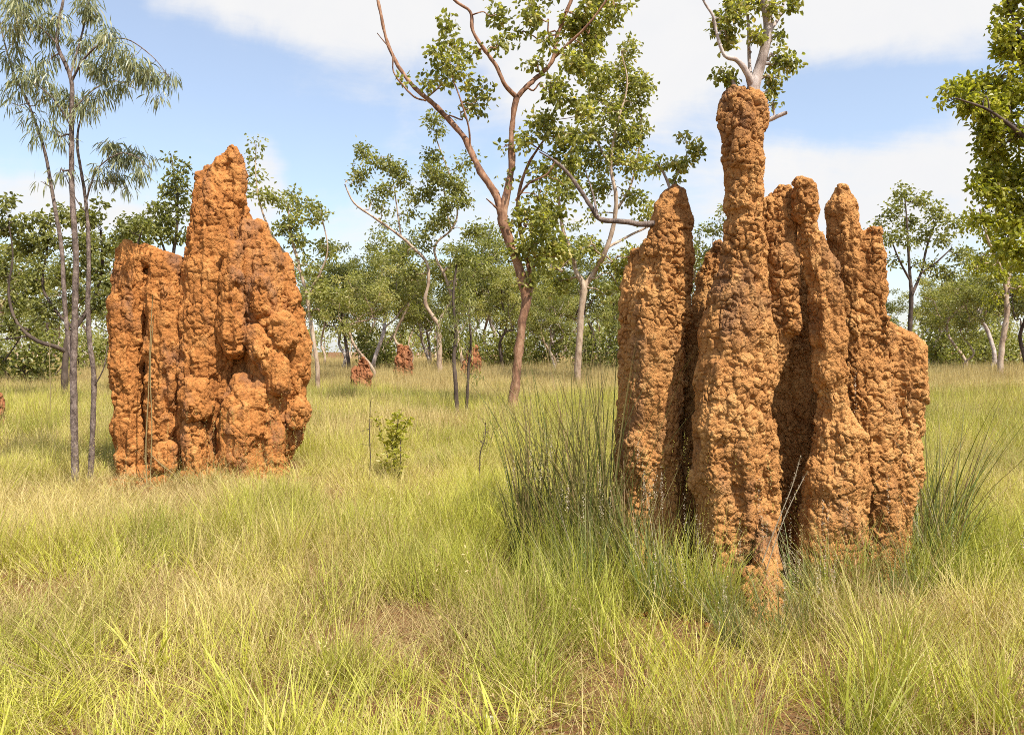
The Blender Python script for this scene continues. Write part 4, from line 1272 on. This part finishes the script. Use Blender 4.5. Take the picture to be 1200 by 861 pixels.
def grass_tree():
    ng = bpy.data.node_groups.new('scatter_tufts', 'GeometryNodeTree')
    ng.interface.new_socket('Geometry', in_out='INPUT', socket_type='NodeSocketGeometry')
    ng.interface.new_socket('Geometry', in_out='OUTPUT', socket_type='NodeSocketGeometry')
    N = ng.nodes; Lk = ng.links.new
    gi, go = N.new('NodeGroupInput'), N.new('NodeGroupOutput')
    ci = N.new('GeometryNodeCollectionInfo')
    ci.inputs['Collection'].default_value = TUFTS
    ci.inputs['Separate Children'].default_value = True
    ci.inputs['Reset Children'].default_value = True
    def attr(nm, ty):
        a = N.new('GeometryNodeInputNamedAttribute'); a.data_type = ty; a.inputs[0].default_value = nm
        return a.outputs[0]
    ip = N.new('GeometryNodeInstanceOnPoints')
    ip.inputs['Pick Instance'].default_value = True
    er = N.new('FunctionNodeEulerToRotation')
    Lk(gi.outputs[0], ip.inputs['Points'])
    Lk(ci.outputs[0], ip.inputs['Instance'])
    Lk(attr('kind_index', 'INT'), ip.inputs['Instance Index'])
    Lk(attr('rot', 'FLOAT_VECTOR'), er.inputs[0])
    Lk(er.outputs[0], ip.inputs['Rotation'])
    Lk(attr('size', 'FLOAT_VECTOR'), ip.inputs['Scale'])
    Lk(ip.outputs[0], go.inputs[0])
    return ng


GN = grass_tree()

# bare or thin places (world x, y, radius, strength)
def gp(px, py):
    d = EYE * F / (py - HY)
    return (px - 600) / F * d, d


BARE = [(*gp(893, 745), .2, .7), (*gp(905, 715), .22, .8), (*gp(885, 775), .2, .6), (*gp(862, 705), .25, .6),
        (*gp(470, 858), .32, .95), (*gp(560, 852), .26, .9), (*gp(650, 850), .2, .85), (*gp(385, 830), .16, .7), (*gp(130, 848), .28, .8), (*gp(880, 800), .30, .8), (*gp(940, 835), .2, .5),
        (*gp(480, 748), .3, .8), (*gp(215, 605), .6, .5), (*gp(1040, 735), .3, .4), (*gp(720, 815), .2, .6), (*gp(150, 770), .2, .5), (*gp(90, 580), .8, .4)]
STRAWY = [(*gp(60, 600), 2.0, .30), (*gp(500, 500), 2.4, .30), (*gp(430, 560), 1.6, .22), (*gp(30, 640), 1.2, .22), (*gp(480, 760), .6, .30), (*gp(640, 790), .7, .15), (*gp(1040, 720), .9, .32), (*gp(230, 740), .6, .18), (*gp(190, 600), 1.2, .18)]
LUSH = [(*gp(660, 690), .55), (*gp(720, 700), .5), (*gp(780, 700), .45), (*gp(830, 715), .35), (*gp(620, 670), .5), (*gp(970, 700), .4), (*gp(1060, 690), .5), (*gp(1110, 660), .5)]
SOLID = [((150 - 600) / F * 10.2, (355 - 600) / F * 10.2, 9.85, 11.0), ((730 - 600) / F * 5.6, (1070 - 600) / F * 5.6, 5.2, 6.3)]


def scatter(name, label, n, dmin, dmax, kinds, seed, power, scale, margin=2.2, tall=1.0, mat_pass=False):
    rng = np.random.default_rng(seed)
    u = rng.uniform(0, 1, n)
    d = (dmin ** power + u * (dmax ** power - dmin ** power)) ** (1 / power)
    x = rng.uniform(-1, 1, n) * (0.66 * d + margin)
    P = np.stack([x, d, np.zeros(n)], 1)
    dens = np.ones(n)
    for (bx, by, br, s) in BARE:
        rr = np.hypot(x - bx, d - by) / br * (1 + .5 * vnoise(P * 4, 7))
        dens -= s * (1 - sstep(.6, 1.2, rr))
    dens -= (0.55 * sstep(0.0, .45, fbm(P * 1.6, 33, 3)) + 0.6 * sstep(-.1, .3, fbm(P * 3.4, 35, 2))) * (d < 13.5)
    dens -= (0.55 * sstep(0.0, .45, fbm(P * .7, 36, 3)) + .3 * sstep(0, .35, fbm(P * 1.9, 37, 2))) * ((d >= 13.5) & (d < 30))
    for (x0, x1, y0, y1) in SOLID:
        dens[(x > x0) & (x < x1) & (d > y0) & (d < y1)] = -1
    dens = np.where(dens > -.9, np.maximum(dens, .55 if mat_pass else .16), dens)
    keep = rng.uniform(0, 1, n) < dens
    x, d, P = x[keep], d[keep], P[keep]
    n = len(x)
    tint = 0.36 + 0.5 * fbm(P * 0.55, 41, 4) + rng.normal(0, .10, n)
    for (bx, by, br, s) in STRAWY:
        tint += s * (1 - sstep(.3, 1.2, np.hypot(x - bx, (d - by) * .8) / br))
    tint += .14 * (1 - sstep(3.6, 5.5, d)) * (vnoise(P * 1.3, 52) > -.25)
    tint += 0.8 * sstep(24, 34, d + 3 * vnoise(P * .3, 44))
    deep = 0.36 + 1.35 * fbm(P * 1.1 + 5, 47, 3) + rng.normal(0, .2, n)
    lush = np.zeros(n)
    for (bx, by, br) in LUSH:
        lush += 1 - sstep(.4, 1.2, np.hypot(x - bx, d - by) / br)
    lush = np.clip(lush, 0, 1)
    tint -= .35 * lush
    deep = np.clip(deep + .55 * lush + .25 * sstep(27, 36, d), 0, 1)
    P[:, 2] = ground_z(x, d)
    hs = tall + 0.6 * fbm(P * 0.8 + 9, 49, 3) + .25 * fbm(P * 2.3, 50, 2)
    hs += 0.55 * sstep(27, 36, d) + .35 * lush
    for (bx, by, br, s) in BARE:
        hs *= 1 - .45 * s * (1 - sstep(.6, 2.0, np.hypot(x - bx, d - by) / br))
    s = scale * rng.uniform(.75, 1.25, n)
    me = bpy.data.meshes.new(name)
    me.vertices.add(n)
    me.vertices.foreach_set('co', P.astype(np.float32).ravel())
    # kinds: list of (index, weight); dry kinds chosen more often where tint is high
    ki = np.array([k for k, _ in kinds]); kw = np.array([w for _, w in kinds], float)
    pick = ki[np.searchsorted(np.cumsum(kw / kw.sum()), rng.uniform(0, 1, n)).clip(0, len(ki) - 1)]
    if mat_pass:
        tint += .25
    elif dmax < 20:
        dry = (rng.uniform(0, 1, n) < np.clip(tint - .3, 0, .8))
        pick = np.where(dry, rng.integers(4, 6, n), pick)
    me.attributes.new('kind_index', 'INT', 'POINT').data.foreach_set('value', pick.astype(np.int32))
    rot = np.stack([rng.normal(0, .06, n), rng.normal(0, .06, n), rng.uniform(0, 6.283, n)], 1)
    me.attributes.new('rot', 'FLOAT_VECTOR', 'POINT').data.foreach_set('vector', rot.astype(np.float32).ravel())
    me.attributes.new('size', 'FLOAT_VECTOR', 'POINT').data.foreach_set('vector', np.stack([s, s, s * hs], 1).astype(np.float32).ravel())
    me.attributes.new('tint', 'FLOAT', 'POINT').data.foreach_set('value', np.clip(tint, 0, 1).astype(np.float32))
    me.attributes.new('deep', 'FLOAT', 'POINT').data.foreach_set('value', deep.astype(np.float32))
    o = obj(name, me)
    md = o.modifiers.new('scatter', 'NODES')
    md.node_group = GN
    tag(o, label, 'grass', None, 'stuff')
    return o


scatter('grass', 'fine yellow-green grass and dry straw around the two big mounds', 12500, 1.6, 13.0,
        [(0, 5), (1, 5), (2, 5), (3, 5), (4, 1.2), (5, 1.2), (6, .8), (7, .8), (8, 2.2), (9, 2.2)], 501, 1.75, 1.0, 2.2, .76)
scatter('fallen_grass', 'tangled fallen straw lying under the grass around the mounds', 3600, 1.6, 12.0, [(15, 1), (16, 1)], 504, 1.7, 1.0, 2.2, .9, True)
scatter('grass', 'pale green grass filling the open clearing as far as the woodland', 11000, 12.0, 40.0, [(10, 1), (11, 1), (12, 1)], 502, 1.8, 1.0, 4)
scatter('grass', 'tall straw-coloured grass under the woodland trees', 9000, 34.0, 110.0, [(13, 1), (14, 1)], 503, 1.6, 1.0, 8)


# ------------------------------------------------------------------ single tall clumps, shrubs, saplings, stalks
def tall_clump(label, px, d, h, rad, n, w, lean, curve, material, seed, seeds=0, group='tall grass clumps against the tan mound', drift=(0, 0)):
    rng = np.random.default_rng(seed)
    x = (px - 600) / F * d
    root = thing('tall_grass_clump', label, 'grass clump', (x, d, float(ground_z(x, d)[0])), group)
    mb = MB()
    nb = max(3, n // 16)
    for _ in range(nb):
        az, rr = rng.uniform(0, 6.283), rad * math.sqrt(rng.uniform())
        c = np.array([math.cos(az) * rr, math.sin(az) * rr, 0])
        blades(mb, rng, n // nb, rad * .22, h * rng.uniform(.62, 1.05), w, lean * rng.uniform(.5, 1.6), curve * rng.uniform(.4, 1.9), 6, .22, fan=.75, base=c)
    blades(mb, rng, n // 2, rad * 1.1, h * .5, w, lean * 1.6, curve * 1.4, 4)
    me = mb.mesh('blades', material, False)
    if drift != (0, 0):
        V = np.empty(len(me.vertices) * 3, np.float32); me.vertices.foreach_get('co', V); V = V.reshape(-1, 3)
        t = np.clip(V[:, 2] / h, 0, 1.2) ** 1.6
        V[:, 0] += drift[0] * t; V[:, 1] += drift[1] * t
        me.vertices.foreach_set('co', V.ravel())
    obj('blades', me, root)['kind'] = 'stuff'
    if seeds:
        sb = MB()
        st = blades(sb, rng, seeds, rad * .8, h * 1.02, .003, lean * 1.8, curve * .9, 6, .2)
        seed_heads(sb, rng, st, .010, 40, .16)
        obj('seed_stalks', sb.mesh('seed_stalks', M_SEED, False), root)['kind'] = 'stuff'
    return root


tall_clump('densest dark green clump rising against the tan mound pillar', 705, 5.6, 1.85, .20, 150, .0085, .10, .40, M_REED, 601)
tall_clump('dark green clump with arching tips a little way off the tan mound pillar', 660, 5.75, 1.75, .19, 90, .0085, .12, .5, M_REED, 602)
tall_clump('narrow dark bundle of stiff stems standing apart from the tan mound', 616, 5.85, 1.40, .09, 44, .012, .08, .20, M_REED, 603)
tall_clump('short dark clump pressed to the foot of the tan mound pillar', 733, 5.25, 1.2, .12, 80, .008, .15, .4, M_REED, 604)
tall_clump('dark clump arching outwards from behind the lumpy flank of the tan mound', 1092, 5.9, 1.62, .16, 95, .0085, .12, .6, M_REED, 605, 0, drift=(.3, 0))
tall_clump('loose clump of long arching stems leaning away from the tan mound flank', 1102, 5.6, 1.4, .14, 50, .007, .28, .55, M_REED2, 606, 8, drift=(.35, 0))
tall_clump('feathery clump with pale seed heads before the gap in the tan mound', 775, 4.85, .70, .20, 90, .0055, .22, .5, M_REED2, 607, 14, 'feathery seeding clumps at the foot of the tan mound')
tall_clump('feathery clump with pale seed heads below the dark bundle of stems', 690, 5.1, .74, .22, 110, .0055, .22, .5, M_REED2, 608, 12, 'feathery seeding clumps at the foot of the tan mound')
tall_clump('feathery clump with pale seed heads beside the earthen toe', 848, 4.7, .52, .18, 100, .005, .25, .5, M_REED2, 609, 8, 'feathery seeding clumps at the foot of the tan mound')
tall_clump('feathery clump with pale seed heads below the forward pillar', 958, 4.85, .5, .2, 90, .005, .25, .5, M_REED2, 610, 9, 'feathery seeding clumps at the foot of the tan mound')
tall_clump('feathery clump with pale seed heads under the lumpy flank', 1048, 5.05, .6, .2, 110, .005, .25, .5, M_REED2, 611, 10, 'feathery seeding clumps at the foot of the tan mound')
tall_clump('low green clump screening the earthen toe', 868, 4.3, .42, .12, 80, .0055, .22, .5, M_REED2, 614, 4, 'feathery seeding clumps at the foot of the tan mound')
tall_clump('low green clump between the earthen toe and the forward pillar', 925, 4.35, .44, .13, 80, .0055, .22, .5, M_REED2, 615, 5, 'feathery seeding clumps at the foot of the tan mound')
tall_clump('low straw clump over the tip of the earthen toe', 897, 4.15, .30, .12, 60, .0045, .3, .6, M_STRAW, 616, 3, 'bleached clumps')
tall_clump('bleached clump of bent stems in the long grass past the toe', 1032, 4.45, .4, .2, 110, .004, .5, .6, M_STRAW, 612, 6, 'bleached clumps')
tall_clump('bleached fallen clump lying out across the grass', 110, 3.9, .75, .05, 60, .004, 1.25, .2, M_STRAW, 613, 0, 'bleached clumps', (-.2, 0))


def shrub(label, px, py, d, h, seed, n=150, leaf=.05):
    rng = np.random.default_rng(seed)
    x = (px - 600) / F * d
    root = thing('leafy_shrub', label, 'shrub', (x, d, float(ground_z(x, d)[0])), 'leafy shrubs in the grass')
    wood, cr = MB(), MB()
    for i in range(5):
        e = np.array([rng.normal() * .12 * h, rng.normal() * .12 * h, h * rng.uniform(.7, 1.0)])
        st = bend(rng, np.array([rng.normal() * .03, rng.normal() * .03, -.04]), e, 5, .12)
        wood.tube(st, np.linspace(.008, .003, len(st)), 5)
        k = rng.integers(2, len(st), n // 5)
        C = st[k] + rng.normal(size=(n // 5, 3)) * .035
        D = np.stack([rng.normal(size=n // 5), rng.normal(size=n // 5), rng.uniform(-.3, .6, n // 5)], 1)
        L = leaf * rng.uniform(.7, 1.4, n // 5)
        V, Q = leaves_ovate(rng, C, D, L, L * .5)
        cr.add(V, Q, None, np.tile(rng.uniform(.3, 1, n // 5), 2))
    obj('stems', wood.mesh('stems', M_BARK_DARK, True, False), root)
    obj('foliage', cr.mesh('foliage', M_LEAF_YEL, False), root)


shrub('small leafy shrub standing in open grass between the mounds', 460, 560, 9.6, .92, 701, 460, .06)
shrub('tiny broad-leaved seedling near the thin bare stem', 572, 640, 11.5, .5, 702, 60, .05)


def sapling(label, pts, d, seed, tuft_at=None, leafn=0):
    rng = np.random.default_rng(seed)
    P = np.array([np.append(W(p[0], p[1], d), p[2] / F * d) for p in pts])
    base = np.array([P[0][0], P[0][1], 0.0])
    root = thing('sapling', label, 'sapling', tuple(base), 'thin saplings in the clearing')
    S = spline(P, 5)
    S[0, 2] = -.05
    mb = MB(); mb.tube(S[:, :3] - base, S[:, 3], 6, .1, seed)
    top = S[-1, :3]
    obj('trunk', mb.mesh('trunk', M_BARK_DARK, True, False), root)
    tw, cr = MB(), MB()
    for i in range(9):
        k = rng.integers(int(len(S) * .45), len(S))
        e = S[k, :3] + unit(rng.normal(size=3) + np.array([0, 0, .6])) * rng.uniform(.1, .28) * min(S[-1, 2], 2.5)
        st = bend(rng, S[k, :3], e, 4, .2)
        tw.tube(st - base, np.linspace(.4, .15, len(st)) * S[k, 3], 4)
        if leafn:
            C = st[rng.integers(3, len(st), leafn)] + rng.normal(size=(leafn, 3)) * .13
            L = rng.uniform(.09, .2, leafn)
            V, Q, T = leaves_lance(rng, C, rng.normal(size=(leafn, 3)) * .5 + np.array([0, 0, -.8]), L, L * .16)
            sh = rng.uniform(.1, .8, leafn)
            cr.add(V - base, Q, T, np.tile(sh, 3), sh)
    obj('twigs', tw.mesh('twigs', M_BARK_DARK, True, False), root)['kind'] = 'stuff'
    if leafn:
        obj('crown', cr.mesh('crown', M_LEAF_BACK, False), root)


sapling('thicker of two thin dark saplings before a small red mound', [(536, z0row(19), 2.6), (534, 450, 2.4), (532, 420, 2.2), (534, 390, 2), (531, 350, 1.6), (535, 310, 1.1)], 19, 711, None, 70)
sapling('straighter, finer sapling paired with a crooked one', [(546, z0row(19.5), 1.8), (548, 455, 1.7), (549, 430, 1.5), (552, 400, 1.3), (548, 360, .9)], 19.5, 712, None, 40)
sapling('short bare stem standing in the grass near the dark bundle', [(563, 582, .9), (562, 555, .8), (563, 530, .7), (568, 515, .6), (569, 495, .5)], 9.4, 713)
sapling('knee-high bare twig between shrub and orange mound', [(431, 575, .7), (434, 540, .6), (433, 510, .5), (434, 470, .4)], 9.5, 714)


def stalk(label, pts, d, mat_, seed, seedy=False, group='dry stalks'):
    rng = np.random.default_rng(seed)
    P = np.array([np.append(W(p[0], p[1], d + (p[3] if len(p) > 3 else 0)), p[2] / F * d) for p in pts])
    base = P[0, :3].copy()
    S = spline(P, 5)
    mb = MB(); mb.tube(S[:, :3] - base, S[:, 3] * .6, 5)
    if seedy:
        seed_heads(mb, rng, S[-10:, :3] - base, .009, 9, .03)
    o = obj('dry_stalk', mb.mesh('dry_stalk', mat_, True, True), None, tuple(base))
    tag(o, label, 'stalk', group)


stalk('long dry stem hanging down the crack of the orange mound', [(172, 566, 1.3), (171, 520, 1.2), (174, 460, 1.1), (176, 400, 1), (179, 345, .8)], 9.55, M_STRAW, 721)
stalk('second dry stem leaning in the crack of the orange mound', [(176, 566, 1.1), (178, 500, 1), (176, 430, .9), (180, 370, .7)], 9.52, M_STRAW, 722)
stalk('bent straw slanting across the foot of the orange mound', [(212, 566, 1), (204, 556, .9), (190, 545, .8), (176, 532, .7)], 9.45, M_STRAW, 723)
stalk('tall pale reed among the straw beyond the slender trunks', [(59, 492, 1.0), (59, 450, .9), (58, 420, .8), (59, 395, .6)], 17, M_STRAW, 724)
stalk('fine seed stem leaning across the dark gap of the tan mound', [(880, 712, 1.3), (893, 660, 1.1), (912, 610, 1), (928, 570, .9), (938, 535, .7)], 4.9, M_SEED, 725, True)
stalk('second fine seed stem leaning across the gap of the tan mound', [(885, 715, 1.2), (902, 655, 1), (922, 600, .9), (946, 552, .7)], 4.85, M_SEED, 726, True)
for i, pts in enumerate([[(205, 845, 1.6), (150, 830, 1.5), (90, 815, 1.3), (40, 795, 1.1), (-10, 768, .9)], [(190, 850, 1.4), (130, 826, 1.3), (70, 800, 1.1), (5, 772, .9)]]):
    stalk(['thick bleached straw lying across the fallen clump', 'thin bleached straw lying across the fallen clump'][i], pts, 3.72, M_STRAW, 730 + i)


# ------------------------------------------------------------------ litter on the bare soil
def litter():
    rng = np.random.default_rng(9)
    mb = MB()
    for (bx, by, br, s) in BARE[:9]:
        n = 70
        x = bx + rng.normal(size=n) * br * .8; y = by + rng.normal(size=n) * br * .8
        C = np.stack([x, y, ground_z(x, y) + .008], 1)
        D = np.stack([rng.normal(size=n), rng.normal(size=n), rng.normal(size=n) * .15], 1)
        L = rng.uniform(.02, .07, n)
        V, Q = leaves_ovate(rng, C, D, L, L * rng.uniform(.15, .5, n))
        mb.add(V, Q, None, np.tile(rng.uniform(0, 1, n), 2), va=np.zeros(len(V)))
    o = obj('litter', mb.mesh('litter', M_STRAW, False))
    tag(o, 'dead leaves and straw bits scattered on bare soil', 'litter', None, 'stuff')


litter()


def crumbs():
    rng = np.random.default_rng(19)
    mb = MB()
    ph = (1 + 5 ** .5) / 2
    iv = unit(np.array([(-1, ph, 0), (1, ph, 0), (-1, -ph, 0), (1, -ph, 0), (0, -1, ph), (0, 1, ph), (0, -1, -ph), (0, 1, -ph), (ph, 0, -1), (ph, 0, 1), (-ph, 0, -1), (-ph, 0, 1)], float))
    it = np.array([(0, 11, 5), (0, 5, 1), (0, 1, 7), (0, 7, 10), (0, 10, 11), (1, 5, 9), (5, 11, 4), (11, 10, 2), (10, 7, 6), (7, 1, 8), (3, 9, 4), (3, 4, 2), (3, 2, 6), (3, 6, 8), (3, 8, 9), (4, 9, 5), (2, 4, 11), (6, 2, 10), (8, 6, 7), (9, 8, 1)])
    for (x0, x1, y, n, sz) in ((-5.0, -2.6, 9.6, 420, .035), (.75, 2.85, 4.95, 420, .024)):
        for _ in range(n):
            x = rng.uniform(x0, x1); yy = y + rng.normal() * .22
            r = sz * rng.uniform(.25, 1.0) ** 1.5
            mb.add(iv * r * rng.uniform(.7, 1.3, (12, 3)) + np.array([x, yy, float(ground_z(x, yy)[0]) + r * .4]), None, it)
    o = obj('earth_crumbs', mb.mesh('earth_crumbs', M_EARTH_A, False))
    tag(o, 'crumbled orange earth fallen around the feet of the mounds', 'earth crumbs', None, 'stuff')


crumbs()


def pebble(label, px, py, r, seed, material):
    x, d = gp(px, py)
    me = mound_mesh('pebble', [[(x - r * .5, d, float(ground_z(x, d)[0]) + r * .3, r * .8), (x + r * .6, d, float(ground_z(x, d)[0]) + r * .2, r * .6)]], r / 7, r * .5, material, r * .9, r * .12, seed, r * .15)
    o = obj('pebble', me)
    tag(o, label, 'pebble', 'pebbles on bare soil')


M_PEB, _g, _o = mat('pale_quartz')
principled(_g, _o, (0.62, 0.56, 0.47, 1), .7)
pebble('small white pebble lying on bare red soil', 573, 851, .016, 801, M_PEB)
pebble('tan pebble by the edge of the bare soil', 402, 852, .012, 802, M_PEB)
